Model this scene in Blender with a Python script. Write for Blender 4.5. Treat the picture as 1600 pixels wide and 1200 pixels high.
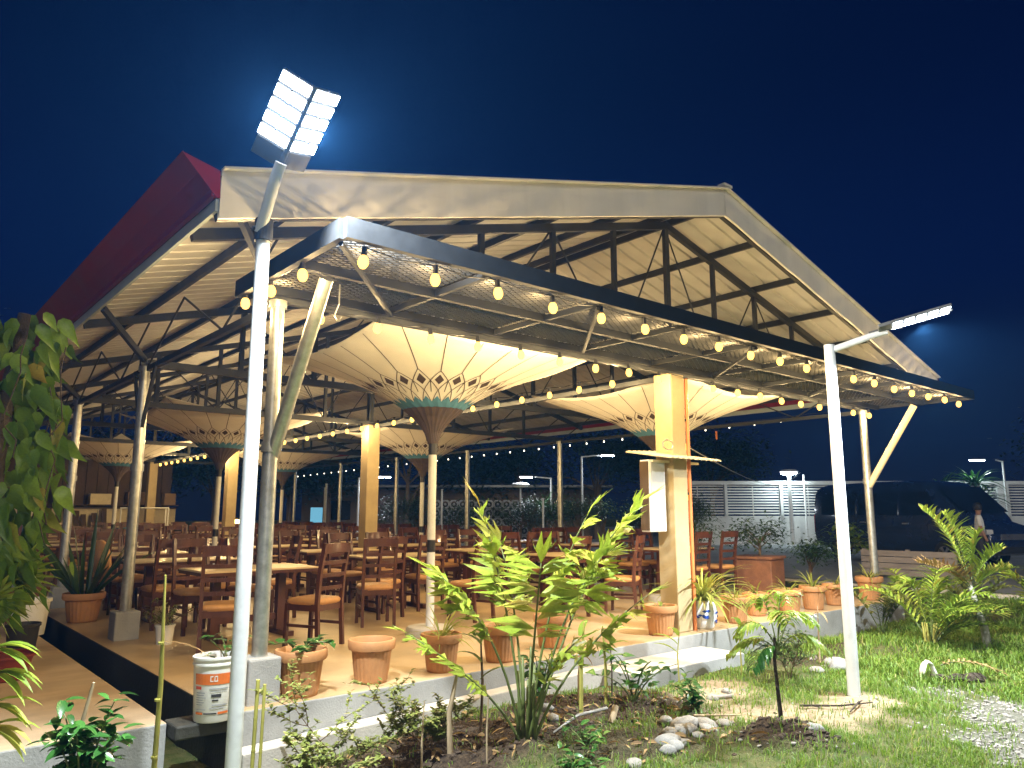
import bpy, math, random
import numpy as np
from mathutils import Vector
from mathutils import Vector as V, Matrix, Quaternion, noise as mnoise

for o in list(bpy.data.objects): bpy.data.objects.remove(o)
SC = bpy.context.scene
COL = SC.collection
R = math.radians
rnd = random.Random(7)

# ------------------------------------------------------------------ camera
CAM_H = 1.38
cam = bpy.data.cameras.new('camera'); cam_o = bpy.data.objects.new('camera', cam); COL.objects.link(cam_o)
cam.sensor_width = 36.0; cam.lens = 36.0 * 1180 / 1600; cam.clip_end = 2000; cam.clip_start = .05
AZ, PITCH = R(49.5), math.atan(200 / 1180)
cam_o.location = (0, 0, CAM_H)
cam_o.rotation_euler = (R(90) + PITCH, 0, AZ - R(90))
SC.camera = cam_o
SC.render.resolution_x, SC.render.resolution_y = 1024, 768

# ------------------------------------------------------------------ world: clear night sky
W = bpy.data.worlds.new('World'); SC.world = W; W.use_nodes = True
wn = W.node_tree; wn.nodes.clear()
_o = wn.nodes.new('ShaderNodeOutputWorld'); _b = wn.nodes.new('ShaderNodeBackground')
_t = wn.nodes.new('ShaderNodeTexCoord'); _s = wn.nodes.new('ShaderNodeSeparateXYZ'); _r = wn.nodes.new('ShaderNodeValToRGB')
wn.links.new(_t.outputs['Generated'], _s.inputs[0]); wn.links.new(_s.outputs['Z'], _r.inputs[0])
cr = _r.color_ramp; cr.interpolation = 'EASE'
cr.elements[0].position = 0.0; cr.elements[0].color = (.0055, .0070, .022, 1)
cr.elements[1].position = 1.0; cr.elements[1].color = (.0002, .002, .014, 1)
for p, c in ((.10, (.004, .0075, .034)), (.28, (.0012, .0075, .056)), (.55, (.0003, .0042, .036))):
    e = cr.elements.new(p); e.color = (*c, 1)
wn.links.new(_r.outputs[0], _b.inputs[0]); _b.inputs[1].default_value = .34
wn.links.new(_b.outputs[0], _o.inputs[0])

# ------------------------------------------------------------------ weak fill lamp added from the camera side to lift fascia, kerb and plants
_sl = bpy.data.lights.new('fill_sun', 'SUN'); _sl.energy = .36; _sl.angle = R(25); _sl.color = (1.0, .93, .82)
_so = bpy.data.objects.new('fill_sun', _sl); COL.objects.link(_so)
_so.rotation_euler = Vector((.45, .80, -.42)).to_track_quat('-Z', 'Y').to_euler()

# ------------------------------------------------------------------ exposure
SC.view_settings.view_transform = 'Standard'; SC.view_settings.look = 'None'
SC.view_settings.gamma = 1; SC.view_settings.exposure = 1.25; SC.view_settings.use_curve_mapping = False
SC.render.engine = 'CYCLES'
cy = SC.cycles
cy.use_denoising = True
cy.use_light_tree = True; cy.use_adaptive_sampling = True; cy.adaptive_threshold = .035
cy.max_bounces = 6; cy.diffuse_bounces = 3; cy.glossy_bounces = 3; cy.transmission_bounces = 4; cy.transparent_max_bounces = 8; cy.volume_bounces = 0
cy.sample_clamp_indirect = 4.0; cy.caustics_reflective = False; cy.caustics_refractive = False

# ------------------------------------------------------------------ mesh builder
class MB:
    def __init__(s): s.v = []; s.f = []; s.m = []
    def add(s, vs, fs, mi=0):
        b = len(s.v); s.v += [tuple(p) for p in vs]; s.f += [tuple(i + b for i in f) for f in fs]; s.m += [mi] * len(fs); return s
    def box(s, c, d, rz=0, mi=0, mat=None):
        x, y, z = d[0] / 2, d[1] / 2, d[2] / 2
        P = [V((i, j, k)) for k in (-z, z) for j in (-y, y) for i in (-x, x)]
        M_ = mat if mat else Matrix.Rotation(rz, 3, 'Z')
        P = [M_ @ p + V(c) for p in P]
        return s.add(P, [(0, 2, 3, 1), (4, 5, 7, 6), (0, 1, 5, 4), (2, 6, 7, 3), (0, 4, 6, 2), (1, 3, 7, 5)], mi)
    def beam(s, p, q, w, h, up=(0, 0, 1), mi=0):
        p, q = V(p), V(q); d = (q - p); L = d.length; d.normalize(); u = V(up)
        if abs(d.dot(u)) > .98: u = V((0, 1, 0))
        a = d.cross(u).normalized(); b = a.cross(d).normalized()
        M_ = Matrix((a, d, b)).transposed()
        return s.box((p + q) / 2, (w, L, h), mat=M_, mi=mi)
    def tube(s, pts, r, n=8, cap=True, mi=0):
        pts = [V(p) for p in pts]; k = len(pts)
        rs = r if hasattr(r, '__len__') else [r] * k
        prev = None; rings = []
        for i, p in enumerate(pts):
            d = (pts[min(i + 1, k - 1)] - pts[max(i - 1, 0)]).normalized()
            if prev is None:
                u = V((0, 0, 1)) if abs(d.z) < .95 else V((1, 0, 0)); a = d.cross(u).normalized()
            else: a = (prev - d * prev.dot(d)).normalized()
            prev = a; b = d.cross(a)
            rings.append([p + (a * math.cos(t) + b * math.sin(t)) * rs[i] for t in [2 * math.pi * j / n for j in range(n)]])
        vs = [p for rg in rings for p in rg]
        fs = [(i * n + j, i * n + (j + 1) % n, (i + 1) * n + (j + 1) % n, (i + 1) * n + j) for i in range(k - 1) for j in range(n)]
        if cap: fs += [tuple(range(n))[::-1], tuple((k - 1) * n + j for j in range(n))]
        return s.add(vs, fs, mi)
    def lathe(s, prof, n=16, c=(0, 0, 0), mi=0, flute=0, nf=0):
        vs = []
        for (r, z) in prof:
            for j in range(n):
                t = 2 * math.pi * j / n
                rr = r * (1 + flute * math.cos(nf * t)) if flute else r
                vs.append((c[0] + rr * math.cos(t), c[1] + rr * math.sin(t), c[2] + z))
        k = len(prof)
        fs = [(i * n + j, i * n + (j + 1) % n, (i + 1) * n + (j + 1) % n, (i + 1) * n + j) for i in range(k - 1) for j in range(n)]
        return s.add(vs, fs, mi)
    def quad(s, a, b, c, d, mi=0): return s.add([a, b, c, d], [(0, 1, 2, 3)], mi)
    def blade(s, p, d, L, Wd, droop=.6, n=4, fold=.25, roll=0, shape='lance', mi=0, side=None):
        """a leaf: centre line from p along d that bends down; folded along its midrib"""
        p = V(p); d = V(d).normalized(); vs = []; seg = L / n
        for i in range(n + 1):
            t = i / n
            if shape == 'lance': w = math.sin(math.pi * min(1, .08 + .92 * t) ** .75) if t < 1 else 0.02
            elif shape == 'strap': w = min(1, (1 - t) * 2.2 + .03) * (.75 + .25 * t)
            elif shape == 'oval': w = math.sin(math.pi * (.06 + .92 * t) ** .8) ** .75 if t < 1 else 0.04
            elif shape == 'heart': w = [.35, 1, .86, .52, .22, .02][min(5, int(round(t * 5)))]
            else: w = 1
            u = V((0, 0, 1)) if abs(d.z) < .97 else V((1, 0, 0))
            a = d.cross(u).normalized()
            if side is not None: a = (V(side) - d * V(side).dot(d)).normalized()
            b = a.cross(d)
            if roll: a = a * math.cos(roll) + b * math.sin(roll); b = a.cross(d)
            hw = Wd * w / 2
            vs += [p - a * hw + b * hw * fold, p, p + a * hw + b * hw * fold]
            p = p + d * seg
            d = (d + V((0, 0, -1)) * droop * seg / max(L, 1e-4)).normalized()
        fs = []
        for i in range(n):
            k = i * 3; fs += [(k, k + 1, k + 4, k + 3), (k + 1, k + 2, k + 5, k + 4)]
        s.add(vs, fs, mi); return p
    def build(s, name, mats, parent=None, smooth=False, loc=None, auto=None):
        me = bpy.data.meshes.new(name); me.from_pydata(s.v, [], s.f)
        if not isinstance(mats, (list, tuple)): mats = [mats]
        for m in mats: me.materials.append(m)
        if len(mats) > 1: me.polygons.foreach_set('material_index', s.m)
        if smooth: me.polygons.foreach_set('use_smooth', [True] * len(me.polygons))
        me.update()
        o = bpy.data.objects.new(name, me); COL.objects.link(o)
        if parent: o.parent = parent
        if loc: o.location = loc
        if auto is not None:
            me.set_sharp_from_angle(angle=R(auto))
        return o

def tag(o, label=None, cat=None, group=None, kind=None):
    if label: o['label'] = label
    if cat: o['category'] = cat
    if group: o['group'] = group
    if kind: o['kind'] = kind
    return o
def thing(name, label, cat, loc=(0, 0, 0), rz=0, group=None):
    o = bpy.data.objects.new(name, None); COL.objects.link(o); o.empty_display_size = .1
    o.location = loc; o.rotation_euler = (0, 0, rz)
    return tag(o, label, cat, group)
def inst(name, src, parent=None, loc=(0, 0, 0), rot=None, scale=1, mat=None):
    o = bpy.data.objects.new(name, src if isinstance(src, bpy.types.Mesh) else src.data); COL.objects.link(o)
    if parent: o.parent = parent
    if mat is not None: o.matrix_local = mat
    else:
        o.location = loc
        if rot: o.rotation_euler = rot
        o.scale = (scale,) * 3 if not hasattr(scale, '__len__') else scale
    return o
def copy_tree(o, parent=None):
    c = o.copy(); COL.objects.link(c); c.parent = parent
    for ch in list(o.children): copy_tree(ch, c)
    return c
def bevel(o, w=.006, seg=2):
    m = o.modifiers.new('bevel', 'BEVEL'); m.width = w; m.segments = seg; m.limit_method = 'ANGLE'; m.angle_limit = R(40); return o
def dirmat(p, d, up=(0, 0, 1), s=1.0):
    """matrix: local +Y along d, local +Z near up"""
    d = V(d).normalized(); u = V(up)
    if abs(d.dot(u)) > .97: u = V((1, 0, 0))
    a = d.cross(u).normalized(); b = a.cross(d)
    return Matrix.Translation(V(p)) @ Matrix((a, d, b)).transposed().to_4x4() @ Matrix.Scale(s, 4)

# ------------------------------------------------------------------ materials
def _n(nt, t, **k):
    n = nt.nodes.new(t)
    for a, b in k.items(): setattr(n, a, b)
    return n
def M(name, col, rough=.6, metal=0, var=.18, scale=6, col2=None, bump=0, bscale=60, spec=.5, detail=5, dirt=0, dirtcol=(.05, .04, .03), coord='Object', stretch=None, coat=0):
    m = bpy.data.materials.new(name); m.use_nodes = True; nt = m.node_tree; L = nt.links.new
    b = nt.nodes['Principled BSDF']; b.inputs['Metallic'].default_value = metal
    b.inputs['Specular IOR Level'].default_value = spec
    if coat: b.inputs['Coat Weight'].default_value = coat; b.inputs['Coat Roughness'].default_value = .08
    tc = _n(nt, 'ShaderNodeTexCoord'); src = tc.outputs[coord]
    if stretch:
        mp = _n(nt, 'ShaderNodeMapping'); mp.inputs['Scale'].default_value = stretch; L(src, mp.inputs[0]); src = mp.outputs[0]
    nz = _n(nt, 'ShaderNodeTexNoise'); nz.inputs['Scale'].default_value = scale; nz.inputs['Detail'].default_value = detail; nz.inputs['Roughness'].default_value = .62
    L(src, nz.inputs['Vector'])
    rp = _n(nt, 'ShaderNodeValToRGB'); L(nz.outputs[0], rp.inputs[0])
    c1 = tuple(c * (1 - var) for c in col); c2 = col2 if col2 else tuple(min(1, c * (1 + var)) for c in col)
    rp.color_ramp.elements[0].position = .3; rp.color_ramp.elements[0].color = (*c1, 1)
    rp.color_ramp.elements[1].position = .7; rp.color_ramp.elements[1].color = (*c2, 1)
    out = rp.outputs[0]
    if dirt:
        n2 = _n(nt, 'ShaderNodeTexNoise'); n2.inputs['Scale'].default_value = scale * .35; n2.inputs['Detail'].default_value = 8; n2.inputs['Roughness'].default_value = .7; L(src, n2.inputs['Vector'])
        r2 = _n(nt, 'ShaderNodeValToRGB'); r2.color_ramp.elements[0].position = .5; r2.color_ramp.elements[1].position = .72; L(n2.outputs[0], r2.inputs[0])
        ml = _n(nt, 'ShaderNodeMath', operation='MULTIPLY'); ml.inputs[1].default_value = dirt; L(r2.outputs[0], ml.inputs[0])
        mx = _n(nt, 'ShaderNodeMix', data_type='RGBA'); L(ml.outputs[0], mx.inputs[0]); L(out, mx.inputs[6]); mx.inputs[7].default_value = (*dirtcol, 1); out = mx.outputs[2]
    L(out, b.inputs['Base Color'])
    mr = _n(nt, 'ShaderNodeMapRange'); mr.inputs[3].default_value = max(.02, rough - .12); mr.inputs[4].default_value = min(1, rough + .12); L(nz.outputs[0], mr.inputs[0]); L(mr.outputs[0], b.inputs['Roughness'])
    if bump:
        n3 = _n(nt, 'ShaderNodeTexNoise'); n3.inputs['Scale'].default_value = bscale; n3.inputs['Detail'].default_value = 6; L(src, n3.inputs['Vector'])
        bp = _n(nt, 'ShaderNodeBump'); bp.inputs['Strength'].default_value = bump; bp.inputs['Distance'].default_value = .02; L(n3.outputs[0], bp.inputs['Height']); L(bp.outputs[0], b.inputs['Normal'])
    return m
def leafmat(name, c1, c2, c3=None, trans=.35, rough=.42, p3=.86):
    m = bpy.data.materials.new(name); m.use_nodes = True; nt = m.node_tree; L = nt.links.new
    b = nt.nodes['Principled BSDF']; out = nt.nodes['Material Output']
    g = _n(nt, 'ShaderNodeNewGeometry'); oi = _n(nt, 'ShaderNodeObjectInfo')
    ad = _n(nt, 'ShaderNodeMath', operation='ADD'); L(g.outputs['Random Per Island'], ad.inputs[0]); L(oi.outputs['Random'], ad.inputs[1])
    fr = _n(nt, 'ShaderNodeMath', operation='FRACT'); L(ad.outputs[0], fr.inputs[0])
    rp = _n(nt, 'ShaderNodeValToRGB'); L(fr.outputs[0], rp.inputs[0])
    rp.color_ramp.elements[0].color = (*c1, 1); rp.color_ramp.elements[1].color = (*(c3 or c2), 1); rp.color_ramp.elements[1].position = 1
    e = rp.color_ramp.elements.new(p3); e.color = (*c2, 1)
    tc = _n(nt, 'ShaderNodeTexCoord'); nz = _n(nt, 'ShaderNodeTexNoise'); nz.inputs['Scale'].default_value = 14; nz.inputs['Detail'].default_value = 4; L(tc.outputs['Object'], nz.inputs['Vector'])
    mr = _n(nt, 'ShaderNodeMapRange'); mr.inputs[3].default_value = .6; mr.inputs[4].default_value = 1.35; L(nz.outputs[0], mr.inputs[0])
    vm = _n(nt, 'ShaderNodeVectorMath', operation='SCALE'); L(rp.outputs[0], vm.inputs[0]); L(mr.outputs[0], vm.inputs['Scale'])
    L(vm.outputs[0], b.inputs['Base Color']); b.inputs['Roughness'].default_value = rough; b.inputs['Specular IOR Level'].default_value = .4
    tr = _n(nt, 'ShaderNodeBsdfTranslucent'); L(vm.outputs[0], tr.inputs[0])
    mx = _n(nt, 'ShaderNodeMixShader'); mx.inputs[0].default_value = trans; L(b.outputs[0], mx.inputs[1]); L(tr.outputs[0], mx.inputs[2]); L(mx.outputs[0], out.inputs[0])
    return m
def emit(name, col, s):
    m = bpy.data.materials.new(name); m.use_nodes = True; nt = m.node_tree; nt.nodes.clear()
    e = _n(nt, 'ShaderNodeEmission'); e.inputs[0].default_value = (*col, 1); e.inputs[1].default_value = s
    o = _n(nt, 'ShaderNodeOutputMaterial'); nt.links.new(e.outputs[0], o.inputs[0]); return m

WARM = (1.0, .60, .16)
MT = dict(
    steel=M('dark_painted_steel', (.020, .022, .023), .5, .0, .3, 9, bump=.05),
    canopysteel=M('matt_black_steel', (.016, .017, .018), .7, 0, .2, 9, spec=.15),
    meshsteel=M('dark_expanded_metal', (.055, .052, .046), .4, .7, .25, 12),
    ledhouse=M('dark_lamp_housing', (.10, .105, .11), .5, .1, .15, 9),
    galv=M('galvanised_pipe', (.46, .47, .45), .34, .75, .22, 14, dirt=.5, dirtcol=(.22, .19, .14)),
    whitepaint=M('white_pole_paint', (.62, .64, .64), .38, 0, .08, 5, dirt=.55, dirtcol=(.30, .28, .24), bump=.03),
    cream=M('cream_paint', (.72, .62, .40), .5, 0, .10, 5, dirt=.4, dirtcol=(.42, .32, .17)),
    black=M('black_paint', (.015, .015, .016), .5, 0, .2, 9),
    conc=M('grey_concrete', (.30, .30, .285), .82, 0, .20, 2.2, bump=.25, bscale=70, dirt=.45, dirtcol=(.14, .135, .12)),
    conc_lt=M('pale_concrete', (.44, .41, .36), .82, 0, .15, 3, bump=.2, dirt=.4, dirtcol=(.25, .21, .16)),
    plaster=M('rendered_column', (.42, .33, .18), .75, 0, .14, 3, bump=.12, bscale=50, dirt=.4, dirtcol=(.28, .21, .12)),
    floor=M('tan_screed', (.43, .31, .17), .42, 0, .22, 1.6, bump=.03, bscale=30, dirt=.75, dirtcol=(.27, .17, .08)),
    terrace=M('tan_terrace', (.43, .32, .20), .55, 0, .24, 1.5, bump=.08, bscale=24, dirt=.75, dirtcol=(.25, .16, .08), stretch=(.55, 1.6, 1)),
    roofw=M('white_roof_underside', (.58, .57, .54), .5, .1, .08, 2, dirt=.5, dirtcol=(.44, .41, .35), bump=.02),
    fascia=M('white_fascia_sheet', (.80, .78, .74), .48, .05, .06, 2, dirt=.35, dirtcol=(.66, .63, .58), bump=.12, bscale=2.2, stretch=(2.2, 1, .25)),
    red=M('red_roof_metal', (.24, .010, .026), .42, .1, .2, 3),
    gutter=M('pale_gutter', (.45, .52, .55), .4, .2, .1, 4),
    cloth=M('cream_canvas', (.76, .74, .68), .85, 0, .07, 2.2, dirt=.35, dirtcol=(.68, .63, .54)),
    rib=M('brown_cord', (.06, .04, .03), .7, 0, .2, 9),
    teal=M('teal_band', (.07, .21, .32), .8, 0, .15, 9),
    brownband=M('brown_slats', (.07, .05, .042), .7, 0, .25, 9),
    wood=M('mahogany', (.075, .025, .013), .36, 0, .35, 6, stretch=(1, 1, .25), spec=.5, coat=.25),
    cushion=M('tan_vinyl', (.48, .25, .09), .5, 0, .15, 9, bump=.06),
    ttop=M('cream_laminate', (.58, .45, .26), .32, 0, .12, 3),
    terra=M('terracotta', (.42, .20, .075), .7, 0, .16, 7, bump=.08, dirt=.5, dirtcol=(.34, .20, .10)),
    shadeconc=M('shade_dark_concrete', (.035, .034, .026), .6, 0, .35, 4, bump=.3, bscale=30),  # dark colour stands in for the shade inside the drain
    soil=M('potting_soil', (.055, .035, .02), .95, 0, .4, 30, bump=.8, bscale=50),
    whiteplastic=M('white_plastic', (.70, .69, .64), .38, 0, .06, 6, dirt=.35, dirtcol=(.46, .42, .34)),
    porcelain=M('white_porcelain', (.75, .77, .80), .14, 0, .04, 5),
    blueglaze=M('blue_glaze', (.03, .07, .32), .15, 0, .4, 12),
    orange=M('orange_pipe', (.62, .20, .06), .45, 0, .12, 5),
    orangelabel=M('orange_print', (.62, .15, .03), .4, 0, .1, 9),
    greyprint=M('grey_print', (.32, .33, .34), .4, 0, .1, 9),
    redprint=M('red_print', (.5, .06, .04), .4, 0, .1, 9),
    darkprint=M('dark_print', (.04, .04, .045), .4, 0, .1, 9),
    stemg=M('green_stem', (.10, .13, .03), .55, 0, .3, 20),
    stemb=M('woody_stem', (.13, .085, .045), .8, 0, .35, 25, bump=.3),
    greytrunk=M('pale_grey_trunk', (.34, .33, .27), .75, 0, .25, 14, bump=.3, dirt=.5, dirtcol=(.16, .17, .09)),
    bamboo=M('bamboo_cane', (.33, .31, .07), .45, 0, .3, 10, stretch=(1, 1, .3)),
    drywood=M('dry_stick', (.36, .27, .16), .8, 0, .3, 14, stretch=(1, 1, .3)),
    barkdark=M('dark_bark', (.05, .037, .024), .9, 0, .4, 12, bump=.7),
    planter=M('brown_planter', (.20, .085, .04), .6, 0, .25, 6, dirt=.4),
    grey_wood=M('weathered_planks', (.27, .23, .20), .8, 0, .25, 5, stretch=(.3, 1, 1), bump=.2),
    wallw=M('weathered_white_wall', (.52, .53, .52), .8, 0, .1, 1.2, dirt=.6, dirtcol=(.30, .30, .28)),
    stone=M('river_stone', (.25, .235, .205), .75, 0, .3, 5, bump=.3),
    palestone=M('pale_stone', (.24, .235, .215), .75, 0, .2, 6, bump=.3),
    asphalt=M('pale_driveway', (.20, .21, .205), .8, 0, .22, .8, bump=.2, bscale=40, dirt=.4, dirtcol=(.12, .12, .115)),
    carpaint=M('dark_blue_paint', (.016, .028, .075), .25, .2, .1, 3, coat=1),
    glass=M('tinted_glass', (.008, .010, .014), .06, 0, .1, 3, spec=.8),
    rubber=M('tyre_rubber', (.018, .018, .018), .85, 0, .2, 20),
    alloy=M('alloy_wheel', (.5, .5, .52), .3, .9, .1, 6),
    redlamp=M('red_lens', (.45, .015, .015), .2, 0, .1, 6),
    clearlamp=M('clear_lens', (.62, .62, .60), .12, 0, .1, 6),
    darkwall=M('dark_timber_wall', (.10, .065, .035), .8, 0, .35, 4, stretch=(1, 1, .3)),
    skin=M('skin', (.32, .17, .10), .6, 0, .08, 9),
    shirt=M('white_shirt', (.66, .67, .66), .85, 0, .08, 8),
    trousers=M('dark_trousers', (.03, .03, .04), .85, 0, .2, 8),
    hair=M('black_hair', (.012, .010, .009), .6, 0, .2, 30),
    tealplastic=M('teal_drum', (.03, .16, .17), .4, 0, .15, 5),
    cardboard=M('cardboard', (.34, .23, .13), .8, 0, .15, 5),
    blackplastic=M('black_plastic', (.02, .02, .02), .5, 0, .2, 8),
    redplastic=M('red_plastic', (.15, .02, .015), .45, 0, .15, 8),
)
LF = dict(
    fish=leafmat('fishtail_leaf', (.22, .32, .03), (.36, .45, .05), (.46, .38, .07)),
    spider=leafmat('spider_leaf', (.34, .36, .07), (.22, .28, .045), (.50, .42, .14), rough=.5),
    palm=leafmat('areca_leaf', (.16, .27, .03), (.30, .40, .045), (.48, .44, .09)),
    dry=leafmat('dry_leaf', (.26, .16, .06), (.38, .26, .11), (.16, .09, .04), trans=.2, rough=.7),
    dark=leafmat('dark_glossy_leaf', (.020, .075, .015), (.045, .15, .025), (.10, .20, .03), trans=.25, rough=.3),
    vine=leafmat('vine_leaf', (.085, .18, .02), (.17, .29, .03), (.30, .26, .05), trans=.35, rough=.38, p3=.93),
    shrub=leafmat('shrub_leaf', (.12, .16, .03), (.22, .25, .06), (.34, .30, .12)),
    hedge=leafmat('hedge_leaf', (.022, .055, .012), (.06, .11, .022), (.09, .13, .04), trans=.25),
    grass=leafmat('grass_blade', (.10, .20, .022), (.20, .31, .035), (.36, .33, .11), trans=.35, rough=.5),
    snake=leafmat('snake_leaf', (.02, .05, .018), (.05, .09, .022), (.22, .24, .06), trans=.1, rough=.35),
    bgtree=leafmat('far_leaf', (.012, .030, .012), (.030, .055, .020), None, trans=.2),
)
# ------------------------------------------------------------------ ground
def sm(a, b, x):
    t = np.clip((x - a) / (b - a), 0, 1); return t * t * (3 - 2 * t)
_rs = np.random.RandomState(3); _T = _rs.rand(256, 256)
def vn(x, y):
    x = np.asarray(x, float); y = np.asarray(y, float)
    xi = np.floor(x).astype(int); yi = np.floor(y).astype(int); fx = x - xi; fy = y - yi
    fx = fx * fx * (3 - 2 * fx); fy = fy * fy * (3 - 2 * fy)
    g = lambda a, b: _T[a & 255, b & 255]
    return (g(xi, yi) * (1 - fx) + g(xi + 1, yi) * fx) * (1 - fy) + (g(xi, yi + 1) * (1 - fx) + g(xi + 1, yi + 1) * fx) * fy
def fbm(x, y, s=1, o=4):
    a = 0; w = .5; t = 0
    for i in range(o): a = a + w * vn(x * s + 17 * i, y * s + 5 * i); t += w; w *= .5; s *= 2.03
    return a / t
def seg_d(x, y, pts):
    d = np.full(np.shape(x), 1e9)
    for (x0, y0), (x1, y1) in zip(pts, pts[1:]):
        dx, dy = x1 - x0, y1 - y0; t = np.clip(((x - x0) * dx + (y - y0) * dy) / (dx * dx + dy * dy), 0, 1)
        d = np.minimum(d, np.hypot(x - x0 - t * dx, y - y0 - t * dy))
    return d
def masks(x, y):
    n = fbm(x, y, 1.7) - .5; n2 = fbm(x, y, 5.0) - .5
    gravel = 1 - sm(.12, .72, seg_d(x, y, [(5.7, .2), (6.3, 1.4), (6.8, 2.05), (8.0, 2.75)]) + n * 1.1 + n2 * .9)
    sand = 1 - sm(.15, .5, seg_d(x, y, [(5.75, 3.75), (6.5, 3.25), (7.0, 3.35)]) + n * .55 + n2 * .3)
    sand = np.maximum(sand, 1 - sm(.1, .45, seg_d(x, y, [(5.9, 4.5), (6.5, 4.5)]) + n * .5))
    soil = 1 - sm(.35, .75, seg_d(x, y, [(2.5, 4.7), (3.6, 4.6), (4.8, 4.75), (5.3, 4.6)]) + n * .5 + n2 * .4)
    soil = np.maximum(soil, 1 - sm(.22, .5, np.hypot(x - 5.35, y - 3.2) + n * .3 + n2 * .3))
    soil = np.maximum(soil, .8 * (1 - sm(.2, .5, seg_d(x, y, [(4.2, 3.9), (5.2, 3.8)]) + n * .4)))
    soil = np.maximum(soil, .8 * (1 - sm(.2, .5, seg_d(x, y, [(8.0, 4.6), (9.6, 5.0)]) + n * .5)))
    return np.clip(gravel, 0, 1), np.clip(sand, 0, 1), np.clip(soil, 0, 1)
def gz(x, y, fine=True):
    x = np.asarray(x, float); y = np.asarray(y, float)
    z = -.28 - .12 * (1 - sm(2.4, 4.2, x)) - .10 * sm(6.6, 9.5, x) * sm(4.4, 5.6, y)
    z = z + (-.035 - z) * sm(12.9, 15.5, x + .25 * (y - 4))
    z = z + (-.05 - z) * sm(30, 34, y)
    near = (1 - sm(12, 16, x)) * (1 - sm(6, 8, y))
    z = z + near * (fbm(x, y, .9) - .5) * .10
    if fine:
        g, s, so = masks(x, y)
        z = z + near * ((fbm(x, y, 9, 3) - .5) * (.03 + .07 * so) + so * .035 - g * .02)
        z = z + .10 * np.exp(-((x - 5.38) ** 2 + (y - 3.22) ** 2) / .12) * near
    return z
xs = np.concatenate([[-120, -50, -20, -8, -3], np.arange(-1, 2, .25), np.arange(2, 8.6, .04), np.arange(8.6, 14, .1), np.arange(14, 17, .25), [18, 20, 24, 30, 40, 60, 90, 130]])
ys = np.concatenate([[-120, -50, -20, -8, -4, -2], np.arange(-1, 1, .25), np.arange(1, 5.7, .04), np.arange(5.7, 8, .2), [9, 10, 12, 15, 20, 24, 28, 30, 31, 32, 33, 34, 36, 40, 50, 70, 100, 130]])
GX, GY = np.meshgrid(xs, ys, indexing='ij'); GZ = gz(GX, GY)
nx, ny = GX.shape
me = bpy.data.meshes.new('ground')
vv = np.stack([GX, GY, GZ], -1).reshape(-1, 3)
ii = (np.arange(nx - 1)[:, None] * ny + np.arange(ny - 1)[None, :]).reshape(-1)
ff = np.stack([ii, ii + ny, ii + ny + 1, ii + 1], -1)
me.vertices.add(len(vv)); me.vertices.foreach_set('co', vv.ravel())
me.loops.add(ff.size); me.loops.foreach_set('vertex_index', ff.ravel())
me.polygons.add(len(ff)); me.polygons.foreach_set('loop_start', np.arange(0, ff.size, 4)); me.polygons.foreach_set('loop_total', np.full(len(ff), 4))
me.polygons.foreach_set('use_smooth', np.ones(len(ff), bool)); me.update(calc_edges=True)
gm, sdm, som = masks(GX, GY)
at_ = me.color_attributes.new('cover', 'FLOAT_COLOR', 'POINT')
at_.data.foreach_set('color', np.stack([gm, sdm, som, np.ones_like(gm)], -1).reshape(-1).astype(np.float32))
gmat = bpy.data.materials.new('lawn_soil_gravel'); gmat.use_nodes = True
nt = gmat.node_tree; L = nt.links.new; b = nt.nodes['Principled BSDF']; b.inputs['Roughness'].default_value = .95; b.inputs['Specular IOR Level'].default_value = .15
tc = _n(nt, 'ShaderNodeTexCoord'); ca = _n(nt, 'ShaderNodeVertexColor', layer_name='cover'); sp = _n(nt, 'ShaderNodeSeparateColor'); L(ca.outputs[0], sp.inputs[0])
def nzr(scale, c1, c2, p1=.35, p2=.68):
    n = _n(nt, 'ShaderNodeTexNoise'); n.inputs['Scale'].default_value = scale; n.inputs['Detail'].default_value = 8; n.inputs['Roughness'].default_value = .7; L(tc.outputs['Object'], n.inputs['Vector'])
    r = _n(nt, 'ShaderNodeValToRGB'); r.color_ramp.elements[0].position = p1; r.color_ramp.elements[1].position = p2
    r.color_ramp.elements[0].color = (*c1, 1); r.color_ramp.elements[1].color = (*c2, 1); L(n.outputs[0], r.inputs[0]); return r.outputs[0]
def mixc(f, a, b_):
    m = _n(nt, 'ShaderNodeMix', data_type='RGBA'); L(f, m.inputs[0]); L(a, m.inputs[6]); L(b_, m.inputs[7]); return m.outputs[2]
c = nzr(7, (.05, .08, .02), (.13, .12, .05))
c = mixc(sp.outputs[0], c, nzr(45, (.08, .085, .06), (.20, .195, .165)))
c = mixc(sp.outputs[1], c, nzr(18, (.25, .19, .12), (.42, .34, .23)))
c = mixc(sp.outputs[2], c, nzr(28, (.020, .014, .010), (.085, .06, .038)))
L(c, b.inputs['Base Color'])
n = _n(nt, 'ShaderNodeTexNoise'); n.inputs['Scale'].default_value = 60; n.inputs['Detail'].default_value = 8; L(tc.outputs['Object'], n.inputs['Vector'])
bp = _n(nt, 'ShaderNodeBump'); bp.inputs['Strength'].default_value = .8; bp.inputs['Distance'].default_value = .03; L(n.outputs[0], bp.inputs['Height']); L(bp.outputs[0], b.inputs['Normal'])
me.materials.append(gmat)
ground = bpy.data.objects.new('ground', me); COL.objects.link(ground); tag(ground, kind='structure')

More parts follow.
